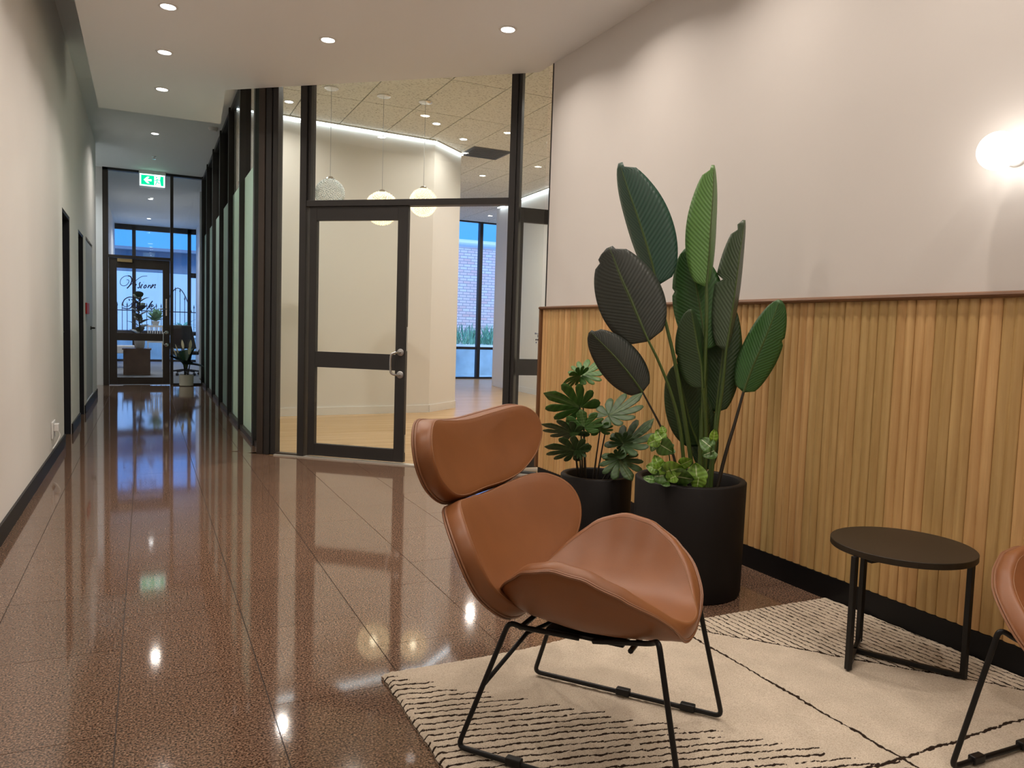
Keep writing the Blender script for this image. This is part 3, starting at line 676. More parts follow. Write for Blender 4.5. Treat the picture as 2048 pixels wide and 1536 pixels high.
# reception furniture
t = empty('pedestal', (-.16, 17.6, 0), label='brown timber pedestal cabinet behind the lettered door', cat='cabinet')
MB().box(-.42, .08, 17.3, 17.8, 0, .52).build('body', 'cabinet_brown', t, bevel=.006); MB().box(-.44, .10, 17.28, 17.82, .52, .55).build('top', 'cabinet_brown', t, bevel=.004)
t = empty('fiddle_fig', (-.12, 17.55, .55), label='dark leafy fig plant in white pot standing on the brown pedestal', cat='plant')
MB().lathe([(.07, 0), (.09, .02), (.11, .22), (.10, .22), (.08, .04), (.001, .04)], (-.12, 17.55, .55), 20).build('pot', 'white_paint', t, smooth=True)
MB().tube(catmull([(-.12, 17.55, .6), (-.10, 17.55, .9), (-.14, 17.55, 1.2), (-.10, 17.55, 1.65)], 5), .014, 8).build('stem', 'stem_dark', t)
for k in range(16):
    z = .78+.055*k; a = 2.4*k; r_ = .30-.008*k
    blade(MB(), (-.12, 17.55, z), (-.12+r_*math.cos(a), 17.55+r_*math.sin(a), z+.16), .085, .25).build('leaf', 'leaf_lily', t)
t = empty('white_bench', (-.55, 20.2, 0), label='white low bench with dark legs at the left of the reception', cat='bench')
MB().box(-.72, -.25, 19.9, 20.5, .34, .52).build('seat', 'white_paint', t, bevel=.02)
for xx in (-.70, -.29):
    for yy in (19.95, 20.45): MB().box(xx, xx+.03, yy-.02, yy+.02, 0, .34).build('leg', 'iron', t)
t = empty('slatted_stand', (.28, 19.6, 0), label='white slatted plant stand in the reception behind the door glass', cat='stand')
MB().box(.02, .36, 19.4, 19.8, .98, 1.02).build('top', 'white_paint', t); MB().box(.02, .36, 19.4, 19.8, .62, .66).build('shelf', 'white_paint', t)
for k in range(7): MB().box(.03+.05*k, .05+.05*k, 19.39, 19.41, 0 if k in (0, 6) else .64, 1.0).build('slat', 'white_paint', t)
t = empty('shrub', (.20, 19.6, 1.02), label='round pale green potted shrub on the white slatted stand', cat='plant')
MB().lathe([(.06, 0), (.09, .10), (.08, .10), (.001, .09)], (.20, 19.6, 1.02), 16).build('pot', 'white_paint', t)
for k in range(26):
    a = 2.4*k; e = random.uniform(-.2, 1.2); blade(MB(), (.20, 19.6, 1.12), (.20+.24*math.cos(a)*math.cos(e), 19.6+.24*math.sin(a)*math.cos(e), 1.20+.28*math.sin(e)), .06, .1, 5).build('leaf', 'leaf_outdoor', t)
# office chair in reception, behind the lily
t = empty('office_chair', (.75, 17.4, 0), label='black swivel office chair behind the glass next to the lily pot', cat='chair')
MB().box(.50, 1.0, 17.15, 17.65, .44, .51).build('seat', 'iron', t, bevel=.02); MB().obox((.52, 17.62, .55), (.46, 0, 0), (0, .05, 0), (-.10, .14, .50)).build('backrest', 'iron', t, bevel=.02)
MB().tube([(.75, 17.4, .1), (.75, 17.4, .45)], .025).build('column', 'iron', t)
for k in range(5):
    a = 2*math.pi*k/5+.3; e = (.75+.28*math.cos(a), 17.4+.28*math.sin(a))
    ft = MB().tube([(.75, 17.4, .12), (e[0], e[1], .08)], [.022, .015]).build('base_arm', 'iron', t)
    MB().lathe([(.03, -.015), (.03, .015)], (e[0], e[1], .031), 12, (math.sin(a), -math.cos(a), 0)).build('castor', 'iron', ft)
for s in (-1, 1): MB().tube(catmull([(.75+.25*s, 17.5, .48), (.75+.30*s, 17.5, .6), (.75+.28*s, 17.4, .68), (.75+.28*s, 17.25, .68)], 4), .015, 6).build('armrest', 'iron', t)
# peace lily at the end of the corridor
t = empty('lily_pot', (.64, 14.50, 0), label='cream cylinder pot on the granite floor at the corridor end', cat='pot')
MB().lathe([(.095, 0), (.115, .012), (.118, .19), (.122, .20), (.114, .20), (.108, .17), (.001, .17)], (.64, 14.5, 0), 32).build('body', 'pot_cream', t, smooth=True)
MB().lathe([(.001, .172), (.107, .17)], (.64, 14.5, 0), 24).build('soil', 'soil', t)
t = empty('peace_lily', (.64, 14.50, .17), label='dark green peace lily with cream flowers in the cream pot', cat='plant')
for k in range(8): MB().tube([(.64+.03*math.cos(k), 14.5+.03*math.sin(k), .17), (.64+.06*math.cos(k*1.3), 14.5+.05*math.sin(k*1.3), .40)], .007, 6).build('stem', 'stem_dark', t)
for k in range(60):
    a = 2.4*k; e = -.35+1.45*((k*.618) % 1.)
    blade(MB(), (.64, 14.5, .38), (.64+.31*math.cos(a)*math.cos(e), 14.46+.17*math.sin(a)*math.cos(e), .46+.30*math.sin(e)), .075, .10, 6).build('leaf', 'leaf_lily', t)
for (dx, dz, tl) in ((-.17, .72, -.12), (-.07, .80, -.05), (.07, .80, .03), (-.20, .66, -.15), (.05, .70, .03)):
    MB().tube([(.64, 14.47, .3), (.64+dx*.8, 14.44, dz-.12)], .005, 6).build('flower_stem', 'stem_green', t)
    blade(MB(), (.64+dx*.8, 14.43, dz-.14), (.64+dx*.8+tl*.4, 14.41, dz+.02), .030, 0, 8).build('flower', 'flower_white', t)

# ------------------------------------------------------------------ office window and courtyard
w5 = empty('window_5', (6.5, 16.45, 0), kind='structure')
for xx in (4.2, 5.6, 7.05, 8.2): MB().box(xx-.04, xx+.04, 16.40, 16.52, 0, ZC).build('mullion', 'frame_dark', w5)
for z0, z1 in ((0, .04), (.69, .75), (3.635, ZC)): MB().box(4.0, 8.2, 16.42, 16.50, z0, z1).build('rail', 'frame_dark', w5)
MB().box(4.0, 8.2, 16.455, 16.465, .04, 3.635).build('pane', 'glass_window', w5)
struct('wall_courtyard', MB().box(4., 16, 22.0, 22.4, -.1, 3.66), 'brick_wall')
t = empty('courtyard_planter', (9., 19.5, -.1), label='stained concrete planter wall outside the office window', cat='planter')
MB().box(5., 14, 19.3, 20.6, -.1, .68).build('body', 'concrete', t); MB().box(5., 14, 19.25, 20.65, .68, .74).build('coping', 'render_wall', t)
t = empty('courtyard_pipe', (9, 22.16, 3.66), label='pale round duct running above the brick wall outside', cat='pipe')
MB().lathe([(.15, 0), (.15, 11)], (4.5, 22.16, 3.81), 24, (1, 0, 0)).build('duct', 'duct_grey', t, smooth=True)
gl = MB()
for k in range(420):
    x = random.uniform(7.0, 10.6); y = random.uniform(19.45, 20.4); h = random.uniform(.35, .8); a = random.uniform(0, 6.28); l = random.uniform(.1, .35)
    blade(gl, (x, y, .72), (x+l*math.cos(a), y+l*math.sin(a), .72+h), .022, .25, 4)
tag(gl.build('strappy_planting', 'leaf_outdoor', origin=(9, 19.9, .72)), 'strappy green planting along the top of the concrete planter outside', 'plants', kind='stuff')

# ------------------------------------------------------------------ downlights
def downlight(p, power, col, label, group, spread=140, z=None):
    t = empty('downlight', p, label=label, cat='downlight', group=group)
    x, y, z = p
    MB().lathe([(.043, -.001), (.046, -.006), (.060, -.005), (.062, 0)], (x, y, z), 28).build('trim_ring', 'white_plastic', t, smooth=True)
    MB().lathe([(.001, -.003), (.042, -.003), (.043, -.001)], (x, y, z), 24).build('lens', 'lamp_lens', t)
    if power:
        l = bpy.data.lights.new('lamp', 'AREA'); l.shape = 'DISK'; l.size = .085; l.energy = power; l.color = col; l.spread = math.radians(spread)
        o = bpy.data.objects.new('lamp', l); COL.objects.link(o); o.location = (0, 0, -.012); o.parent = t
    return t
G1 = 'downlights in the lobby ceiling'
seen = {(.13, 7.488): 'downlight in the lobby ceiling nearest the corridor step', (.13, 6.465): 'leftmost downlight in the lobby ceiling row nearest the camera', (1.166, 5.571): 'middle downlight of the three in the lobby ceiling row', (2.192, 4.753): 'lobby ceiling downlight nearest the timber wall and partition'}
for (x, y), l in seen.items(): downlight((x*.983, y*.983, ZP), P_LOBBY, WARM, l, G1)
for (x, y) in ((.13, 5.44), (.13, 4.42), (.13, 3.39), (.13, 1.35), (1.166, 4.55), (1.166, 3.53), (1.166, 1.5), (2.192, 3.73), (2.192, 2.70), (2.192, 1.68), (2.192, .66), (.13, -.7), (1.166, -.6), (2.192, -.8)):
    downlight((x, y, ZP), P_LOBBY, WARM, 'lobby ceiling downlight over the seating or behind it, above the top of the photo', G1)
downlight((.115, 11.684, ZC), P_CORR, NEUT, 'single downlight in the far corridor ceiling before the exit sign', 'downlights in the corridor ceiling')
downlight((-1.4, 13.8, ZC), P_CORR*1.4, (.85, .95, 1.), 'added unseen downlight in the alcove, lighting the white end wall', 'downlights in the corridor ceiling')  # added lamp, out of view, brightens the white piece of end wall
for i, (x, y) in enumerate(((.09, 17.95), (.07, 21.4))):
    downlight((x, y, ZC), 16., NEUT, ('nearer', 'farther')[i]+' of two downlights in the reception ceiling behind the end glass', 'downlights in the reception ceiling')
OL = [((1.464, 9.038), 'office ceiling downlight left of the glazed door post'), ((3.219, 8.992), 'office ceiling downlight just right of the third pendant'), ((3.787, 9.511), 'office ceiling downlight beside the angled wall corner'), ((4.942, 11.534), 'office ceiling downlight beyond the dark grille'), ((6.809, 15.4), 'office ceiling downlight close to the courtyard window'), ((1.9, 7.4), 'office ceiling downlight hidden above the glazed door'), ((4.4, 7.2), 'office ceiling downlight behind the timber wall'), ((5.2, 9.3), 'office ceiling downlight at the right of the office')]
for k, ((x, y), l) in enumerate(OL): downlight((x, y, ZO), P_OFFICE*(1.75 if k > 4 else .45 if k in (1, 2) else 2.2 if k in (3, 4) else .8), NEUT, l, 'downlights in the office ceiling', 150)
for (x, y) in ((1.9, 10.9), (1.9, 12.6), (1.9, 14.4)): downlight((x, y, ZC), P_OFFICE*2.2, (.9, 1., .97), 'unseen downlight added behind the frosted corridor glazing to light its film', 'added downlights behind the frosted glazing', 160)  # lamps added out of view so the frosted film glows from behind
t = empty('smoke_detector', (.80, 11.0, ZC-.06), label='small round smoke detector on the corridor ceiling beside the glazing', cat='detector')
MB().lathe([(.06, 0), (.06, -.02), (.045, -.045), (.001, -.05)], (.80, 10.9, ZC), 24).build('body', 'white_plastic', t, smooth=True)
t = empty('sprinkler', (.12, 13.3, ZC), label='small sprinkler head in the corridor ceiling before the exit sign', cat='sprinkler')
MB().lathe([(.035, 0), (.035, -.006), (.012, -.012), (.012, -.04), (.025, -.045), (.001, -.047)], (.12, 13.3, ZC), 16).build('head', 'chrome', t, smooth=True)

# ------------------------------------------------------------------ pendants in the office
PENDS = [((1.776, 8.272), 2.552, .155, 'crystal_off', 'unlit grey crystal globe pendant, leftmost of the three'), ((2.339, 8.243), 2.445, .18, 'crystal_lit', 'glowing crystal globe pendant, middle and lowest of the three'), ((2.803, 8.207), 2.552, .155, 'crystal_lit', 'glowing crystal globe pendant, rightmost of the three')]
for (x, y), z, r, mt_, lb in PENDS:
    t = empty('pendant_lamp', (x, y, ZO), label=lb, cat='pendant lamp', group='crystal pendants behind the glazed partition')
    MB().lathe([(.075, 0), (.075, -.012), (.055, -.022), (.012, -.028)], (x, y, ZO), 28).build('canopy', 'chrome', t, smooth=True)
    MB().tube([(x, y, ZO-.02), (x, y, z+r)], .0028, 6).build('cord', 'steel', t)
    MB().lathe([(.012, .03), (.03, .025), (.055, .0), (.001, -.004)], (x, y, z+r-.004), 20).build('cap', 'chrome', t, smooth=True)
    mb = MB(); K = 620
    for k in range(K):
        zz = 1-2*(k+.5)/K; a = 2.39996*k; rr_ = math.sqrt(1-zz*zz); n_ = np.array([rr_*math.cos(a), rr_*math.sin(a), zz]); c = np.array([x, y, z])+n_*r*random.uniform(.97, 1.)
        e1 = np.cross(n_, (0, 0, 1.)); e1 /= np.linalg.norm(e1)+1e-9; e2 = np.cross(n_, e1); q = random.uniform(0, 3); e1, e2 = e1*math.cos(q)+e2*math.sin(q), e2*math.cos(q)-e1*math.sin(q); bs = r*.075
        v = [c+e1*bs, c+e2*bs*.7, c-e1*bs, c-e2*bs*.7, c+n_*bs*.8, c-n_*bs*.8]
        mb.add(v, [(0,1,4),(1,2,4),(2,3,4),(3,0,4),(1,0,5),(2,1,5),(3,2,5),(0,3,5)])
    mb.build('crystal_shade', mt_, t)
    if mt_ == 'crystal_lit':
        MB().sphere((x, y, z), .04, 14, 8).build('bulb', 'bulb', t, smooth=True)

# ------------------------------------------------------------------ wall globe lamp
gc = np.array([2.615, 1.655, 1.806]); gr = .064
t = empty('wall_lamp', (XW, gc[1], gc[2]), label='white opal globe wall lamp on the pale wall above the timber', cat='wall lamp')
MB().sphere(gc, gr, 32, 18).build('globe', 'opal', t, smooth=True)
MB().lathe([(.040, 0), (.040, .010), (.034, .016), (.018, .018), (.018, .055)], (XW, gc[1], gc[2]), 28, (-1, 0, 0)).build('base', 'white_plastic', t, smooth=True)
t2 = copy_tree(t); t2.location.y = -.75; tag(t2, 'added unseen opal globe wall lamp further along the pale wall, brightening the ceiling', 'wall lamp')  # second lamp is added out of view to lift ceiling and wall brightness

# ------------------------------------------------------------------ rug
RX0, RX1, RY0, RY1 = .688, 2.695, -.58, 2.32  # unseen end runs past the camera, lengthened to bounce light upward
nx, ny = int((RX1-RX0)/.0055), int((RY1-RY0)/.0055)
gx, gy = np.meshgrid(np.linspace(RX0, RX1, nx+1), np.linspace(RY0, RY1, ny+1))
def smooth_noise(x, y, sc, seed):
    r = np.random.default_rng(seed); G = r.random((64, 64)); fx = (x*sc) % 63; fy = (y*sc) % 63
    i = fx.astype(int); j = fy.astype(int); a = fx-i; b = fy-j; a = a*a*(3-2*a); b = b*b*(3-2*b)
    return (G[j, i]*(1-a)+G[j, i+1]*a)*(1-b)+(G[j+1, i]*(1-a)+G[j+1, i+1]*a)*b
wob = (smooth_noise(gx, gy, 22, 1)-.5)*.012+(smooth_noise(gx, gy, 90, 2)-.5)*.008
def line_d(d, w): return np.clip(1.25-np.abs(d+wob)/w, 0, 1)
ln = np.zeros_like(gx)
ya = gy+.25*(gx-RX0)-.03*np.sin((gx-.69)*2.2)
phase = (ya+wob*.7) % .0315
sa = np.clip(1.25-np.abs(phase-.01575)/.0050, 0, 1)
diagA = (gy-2.315)+.895*(gx-.70)
inA = (diagA < (smooth_noise(gx*0+np.floor(ya/.0315), gy*0, 7, 5)-.5)*.05-.03) & (gx < 1.845)
dash = smooth_noise(gx, np.floor(ya/.0315)*.37, 60, 3)
ln = np.maximum(ln, sa*inA*(dash > .10))
xb = gx+.12*(2.3-gy)*(-1)*.5
pb_ = (xb+wob*.5) % .0300
sb = np.clip(1.25-np.abs(pb_-.015)/.0042, 0, 1)
diagE = (gy-2.152)+1.17*(gx-1.97)
ln = np.maximum(ln, sb*(diagE > .0)*(gx > 1.845))
ln = np.maximum(ln, line_d(diagE/1.54, .006)*(gx > 1.845))
ln = np.maximum(ln, line_d(gx-1.845, .0065)*(gy < 2.3)); ln = np.maximum(ln, line_d(gy-1.305, .0065))
ln2 = (gy-1.305)-.95*(gx-1.845)
hs_ = np.minimum.reduce([gx-RX0, RX1-gx, RY1-gy])
gz = .021+(smooth_noise(gx, gy, 3, 4)-.5)*.004+(smooth_noise(gx, gy, 140, 6)-.5)*.0032-ln*.0035
gz = np.where(hs_ < .012, gz-.012*(1-hs_/.012)**2, gz)
bul = .055*np.exp(-((gx-1.56)/.22)**2)*np.clip((gy-1.9)/.42, 0, 1)**2     # the far edge bows outwards
yy = gy+bul+(smooth_noise(gx, gy, 60, 8)-.5)*.006*(hs_ < .02); xx = gx+(smooth_noise(gx, gy, 60, 9)-.5)*.007*(hs_ < .02)
vv = np.stack([xx, yy, gz], -1).reshape(-1, 3)
ii = np.arange((nx+1)*(ny+1)).reshape(ny+1, nx+1)
ff = np.stack([ii[:-1, :-1], ii[:-1, 1:], ii[1:, 1:], ii[1:, :-1]], -1).reshape(-1, 4)
# border skirt down to the floor
per = np.concatenate([ii[0, :-1], ii[:-1, -1], ii[-1, :0:-1], ii[:0:-1, 0]])
low = vv[per].copy(); low[:, 2] = .001
b_ = len(vv); vv = np.vstack([vv, low]); kk = np.arange(len(per)); k2 = (kk+1) % len(per)
ff = np.vstack([ff, np.stack([per, b_+kk, b_+k2, per[k2]], -1)[:, ::-1][:, [0, 1, 2, 3]]])
me = bpy.data.meshes.new('rug'); me.from_pydata((vv-np.array([1.7, .87, 0])).tolist(), [], ff.tolist()); me.update()
at2 = me.attributes.new('line', 'FLOAT', 'POINT'); at2.data.foreach_set('value', np.concatenate([ln.ravel(), np.full(len(per), .3)]).astype(np.float32))
me.polygons.foreach_set('use_smooth', [True]*len(me.polygons)); me.materials.append(M['rug_pile'])
rug = bpy.data.objects.new('rug', me); COL.objects.link(rug); rug.location = (1.7, .87, 0)
tag(rug, 'cream pile rug with dark wavering stripes and lines on the granite floor', 'rug')

# ------------------------------------------------------------------ lounge chairs
def shell(surf, outline, c0, T, bulge=.0, rings=9, n=96):
    """closed upholstered shell: surf(a,b)->point, outline closed list in (a,b)"""
    O = [np.array(p) for p in outline]; n = len(O); c0 = np.array(c0)
    prof = [(r, .5*T+bulge*(1-r*r)) for r in np.linspace(0, .966, rings)]+[(.988, .475*T), (.998, .38*T), (1.002, .27*T), (1.005, .0), (1.003, -.36*T), (.992, -.47*T)]+[(r, -.5*T) for r in np.linspace(.966, 0, rings)]
    def pn(ab):
        e = .004; p = surf(*ab); du = surf(ab[0]+e, ab[1])-surf(ab[0]-e, ab[1]); dv = surf(ab[0], ab[1]+e)-surf(ab[0], ab[1]-e)
        nn = np.cross(du, dv); return p, nn/(np.linalg.norm(nn)+1e-12)
    def P(r, k, off): p, nn = pn(c0+r*(O[k]-c0)); return p+nn*off
    mb = MB(); v = []; f = []
    p, nn = pn(c0); v.append(p+nn*prof[0][1]); inner = prof[1:-1]
    for (r, off) in inner:
        for k in range(n): v.append(P(r, k, off))
    v.append(p+nn*prof[-1][1]); last = len(v)-1
    for k in range(n): f.append((0, 1+k, 1+(k+1) % n))
    for i in range(len(inner)-1):
        for k in range(n): f.append((1+i*n+k, 1+(i+1)*n+k, 1+(i+1)*n+(k+1) % n, 1+i*n+(k+1) % n))
    b = 1+(len(inner)-1)*n
    for k in range(n): f.append((last, b+(k+1) % n, b+k))
    mb.add(v, f)
    pip = [[P(1.004, k, -.34*T) for k in range(n)], [P(1.006, k, -.47*T) for k in range(n)]]
    st = [P(.976, k, .50*T) for k in range(n)]
    return mb, pip, st
def mirror(pts):                                            # right half list from bottom centre to top centre -> closed outline
    return pts+[(-a, b) for a, b in pts[-2:0:-1]]
def make_chair():
    root = empty('lounge_chair', (0, 0, 0))
    def orient(f, outline, c0):                              # make normals face the sitter (+x, +z)
        return f
    def spine(p0, p1, lean, k):
        p0 = np.array(p0); p1 = np.array(p1); d = p1-p0; Ln = np.linalg.norm(d); d = d/Ln; nr = np.array([d[1], -d[0]])
        def s(y, t):
            q = p0+d*t+nr*(.018*math.sin(math.pi*min(max(t/Ln, 0), 1))*-1)
            w = k*(abs(y)/.385)**2.1
            return np.array([q[0]+w*.97, y, q[1]+w*.22])
        return s
    T = .050
    hs = spine((-.388, .662), (-.462, .905), 0, .100)
    ho = catmull(mirror([(0, .004), (.13, .004), (.225, .020), (.308, .062), (.350, .108), (.364, .150), (.353, .192), (.318, .224), (.262, .239), (.15, .233), (0, .225)]), 5, True)
    bs = spine((-.205, .375), (-.385, .655), 0, .130)
    bo = catmull(mirror([(0, -.020), (.10, -.014), (.19, .022), (.28, .090), (.345, .152), (.376, .220), (.366, .285), (.318, .330), (.245, .347), (.14, .340), (0, .334)]), 5, True)
    zc = ease([-.24, -.15, 0, .10, .18, .24, .29], [.420, .385, .370, .374, .382, .384, .372])
    zr = ease([-.24, -.20, -.15, -.10, -.05, .0, .06, .12, .18, .23, .29], [.435, .472, .525, .558, .574, .578, .566, .536, .492, .445, .385])
    wd = ease([-.24, -.20, -.15, -.07, .02, .10, .17, .225, .262, .29], [.13, .20, .262, .302, .306, .286, .240, .165, .10, .09])
    xsr = np.linspace(-.32, .36, 69)
    def sm(fn):
        ys_ = np.array([fn(x) for x in xsr]); ker = np.ones(5)/5; ys_ = np.convolve(np.pad(ys_, 2, 'edge'), ker, 'valid'); return lambda x: float(np.interp(x, xsr, ys_))
    zc, zr, wd = sm(zc), sm(zr), sm(wd)
    def ss(x, y):
        return np.array([x, y, zc(x)+(zr(x)-zc(x))*min((abs(y)/wd(x)), 1.12)**2.9])
    so = catmull([(a, b) for a, b in [(-.232, 0), (-.228, .10), (-.203, .19), (-.15, .258), (-.07, .30), (.02, .305), (.10, .285), (.17, .240), (.222, .165), (.249, .085), (.258, 0), (.249, -.085), (.222, -.165), (.17, -.24), (.10, -.285), (.02, -.305), (-.07, -.30), (-.15, -.258), (-.203, -.19), (-.228, -.10)]], 6, True)
    for nm, sf, ol, c0, bl in (('headrest', hs, ho, (0, .13), .012), ('backrest', bs, bo, (0, .17), .012), ('seat', ss, so, (.02, 0), .010)):
        mb, pip, st = shell(sf, ol, c0, T, bl)
        o = mb.build(nm, 'leather', root, smooth=True, world=False)
        for p in pip: MB().tube(p, .0030, 6, True).build('piping', 'piping', o, smooth=True, world=False)
        MB().tube(st, .0009, 4, True).build('stitching', 'thread', o, world=False)
    # frame: each side one bent rod
    def bend(P_, r=.035, n=6):
        out = [np.array(P_[0], float)]
        for i in range(1, len(P_)-1):
            a, b, c = map(lambda q: np.array(q, float), P_[i-1:i+2]); d1 = (a-b)/np.linalg.norm(a-b); d2 = (c-b)/np.linalg.norm(c-b)
            p, q = b+d1*r, b+d2*r
            for k in range(n+1): t = k/n; out.append((1-t)**2*p+2*t*(1-t)*b+t*t*q)
        out.append(np.array(P_[-1], float)); return out
    R = .0072; zf = .0245+R
    for s in (-1, 1):
        MB().tube(bend([(-.02, .115*s, .335), (-.165, .175*s, .358), (-.185, .205*s, .378), (-.300, .255*s, zf), (.300, .255*s, zf), (.215, .212*s, .412), (.19, .18*s, .388), (.02, .115*s, .335)], .022), R, 10).build('side_frame', 'black_metal', root, smooth=True, world=False)
        for gx_ in ((.20, .0, -.135) if s < 0 else (.20, .0)): MB().box(gx_-.022, gx_+.022, .255*s-.011, .255*s+.011, .0245, .046).build('glide', 'black_metal', root, world=False, bevel=.003)
        MB().tube([(-.245, .231*s, .20), (-.17, .12*s, .320), (-.12, .02*s, .335)], R*.85, 8).build('brace', 'black_metal', root, smooth=True, world=False)
    MB().tube([(-.165, -.175, .356), (-.165, .175, .356)], R, 8).build('cross_bar', 'black_metal', root, smooth=True, world=False)
    MB().tube([(.13, -.15, .345), (.13, .15, .345)], R, 8).build('cross_bar', 'black_metal', root, smooth=True, world=False)
    MB().box(-.12, .10, -.11, .11, .330, .342).build('seat_plate', 'black_metal', root, world=False, bevel=.004)
    return root
ch1 = make_chair(); ch1.location = (1.134, 1.727, .0); ch1.rotation_euler.z = math.atan2(-.779, .627)
tag(ch1, 'tan leather lounge chair with winged headrest, whole in view in front of the black pots', 'lounge chair', 'tan leather lounge chairs on the rug')
ch2 = copy_tree(ch1); ch2.location = (2.20, .945, 0); ch2.rotation_euler.z = math.atan2(.03, -1)
tag(ch2, 'tan leather lounge chair cut by the right edge beside the round table', 'lounge chair', 'tan leather lounge chairs on the rug')

# ------------------------------------------------------------------ side table
tc_ = np.array([2.392, 1.749]); tr_ = .233
t = empty('side_table', (tc_[0], tc_[1], .02), label='round dark brown metal side table on three square legs by the timber wall', cat='side table')
MB().lathe([(.001, .418), (tr_-.0015, .418), (tr_, .4195), (tr_, .4385), (tr_-.0015, .440), (.001, .440)], (tc_[0], tc_[1], 0), 96).build('table_top', 'table_brown', t)
LA, LB, LC = (2.158, 1.748), (2.470, 1.548), (2.400, 1.905)
for (x, y) in (LA, LB, LC): MB().box(x-.009, x+.009, y-.009, y+.009, .0245, .418).build('leg', 'black_metal', t, bevel=.0015)
def bar(a, b, name):
    a = np.array([*a, .0245]); b = np.array([*b, .0245]); d = (b-a); nn_ = np.array([-d[1], d[0], 0]); nn_ = nn_/np.linalg.norm(nn_)
    MB().obox(a-nn_*.008, d, nn_*.016, (0, 0, .016)).build(name, 'black_metal', t, bevel=.0015)
bar(LA, LC, 'base_bar'); bar(((LA[0]+LC[0])/2+.02, (LA[1]+LC[1])/2+.02), LB, 'base_bar')
MB().box(2.18, 2.45, 1.70, 1.72, .405, .418).build('top_bar', 'black_metal', t); MB().box(2.39, 2.41, 1.56, 1.90, .405, .418).build('top_bar', 'black_metal', t)

# ------------------------------------------------------------------ planters
def planter(c, r, h, label):
    t = empty('planter', (c[0], c[1], 0), label=label, cat='planter', group='black cylinder planters')
    MB().lathe([(.001, 0), (r*.93, 0), (r*.965, .004), (r*.98, .02), (r, h-.006), (r-.006, h), (r-.026, h), (r-.032, h-.006), (r-.034, h-.09), (.001, h-.09)], (c[0], c[1], 0), 72).build('body', 'pot_black', t, smooth=True)
    MB().lathe([(.001, h-.078), (r*.4, h-.074), (r-.034, h-.080)], (c[0], c[1], 0), 40).build('soil', 'soil', t)
    return t
PB = (2.214, 2.688); PS = (2.11, 3.31)
planter(PB, .246, .508, 'large black cylinder planter holding the tall paddle leaved plant')
planter(PS, .185, .416, 'smaller black cylinder planter behind the chair holding the split leaved plant')

# ------------------------------------------------------------------ tall paddle-leaved plant
dB = depth((*PB, .9))
def paddle(root, name, mt_, mid, wpx, phL, phR, d0, d1, notch=(), wside=(1., 1.), tipround=.5):
    """mid: midrib pixels base->tip, depth d0 at base to d1 at tip, wpx half width (px at d0)"""
    n = 26; pts2 = catmull([(*p, 0) for p in mid], 10); pts2 = np.array(pts2)
    seg_ = np.r_[0, np.cumsum(np.linalg.norm(np.diff(pts2[:, :2], axis=0), axis=1))]; seg_ /= seg_[-1]
    q = np.linspace(0, 1, n+1); px = np.interp(q, seg_, pts2[:, 0]); py = np.interp(q, seg_, pts2[:, 1])
    C_ = np.array([at(px[i], py[i], d0+(d1-d0)*q[i]) for i in range(n+1)])
    T_ = np.gradient(C_, axis=0); T_ /= np.linalg.norm(T_, axis=1)[:, None]
    w = wpx*dB/FPX
    prof_ = np.array([(math.sin(math.pi*min(max(.02+.98*t, 0), 1)**.86))**.50 if t < .55 else (math.sin(math.pi*min(.02+.98*t, 1)**.86))**.50 for t in q])
    prof_[0] = .06; prof_[-1] = .10
    K = 5; rows = []; uv = []
    for sd in (-1, 1):
        pass
    vs = []; uvs = []
    for i in range(n+1):
        view = C_[i]-CPOS; view /= np.linalg.norm(view); S_ = np.cross(view, T_[i]); S_ /= np.linalg.norm(S_)
        for k in range(-K, K+1):
            a = k/K; ph = phL if k < 0 else phR; ww = w*prof_[i]*abs(a)*(wside[0] if k < 0 else wside[1])
            for (tq, sdn, dp) in notch:
                if abs(q[i]-tq) < .02 and ((k < 0) == (sdn < 0)): ww *= (1-dp)
            sg = -1 if k < 0 else 1
            dirv = sg*math.cos(ph)*S_+math.sin(ph)*view
            vs.append(C_[i]+dirv*ww+view*(.12*ww*abs(a))); uvs.append((q[i], a))
    m1 = 2*K+1; f = []
    for i in range(n):
        for k in range(2*K): f.append((i*m1+k, i*m1+k+1, (i+1)*m1+k+1, (i+1)*m1+k))
    mb = MB(); mb.add(vs, f); mb.uv = uvs
    o = mb.build(name, mt_, root, smooth=True)
    so_ = o.modifiers.new('solid', 'SOLIDIFY'); so_.thickness = .0014
    rb = MB().tube([C_[i]-(C_[i]-CPOS)/np.linalg.norm(C_[i]-CPOS)*.001 for i in range(n)], [.0055*(1-.8*t) for t in q[:n]], 6)
    rb.build('midrib', {'leaf_light': 'stem_green'}.get(mt_, 'stem_green'), o, smooth=True)
    return C_[0]
bop = empty('bird_of_paradise', (PB[0], PB[1], .43), label='tall green plant with long stalks and broad paddle leaves in the large planter', cat='plant')
def stalk(pts, d, r0, r1, mt_='stem_green'):
    n_ = len(pts); P = [at(x, y, d[0]+(d[1]-d[0])*i/(n_-1)) for i, (x, y) in enumerate(pts)]
    P = catmull(P, 6); MB().tube(P, list(np.linspace(r0, r1, len(P))), 8).build('stalk', mt_, bop, smooth=True)
R_ = math.radians
paddle(bop, 'leaf', 'leaf_teal', [(1314, 571), (1302, 520), (1277, 440), (1256, 380), (1239, 326)], 64, R_(62), R_(8), dB, dB+.02, [(.975, 1, .5), (.95, 1, .3)], (.9, 1.))
stalk([(1390, 985), (1376, 880), (1352, 735), (1330, 640), (1314, 571)], (dB-.02, dB), .011, .006)
paddle(bop, 'leaf', 'leaf_backlit', [(1297, 682), (1283, 650), (1262, 600), (1240, 550), (1219, 494)], 66, R_(5), R_(10), dB-.05, dB-.02, [(.97, 1, .5), (.9, -1, .2)])
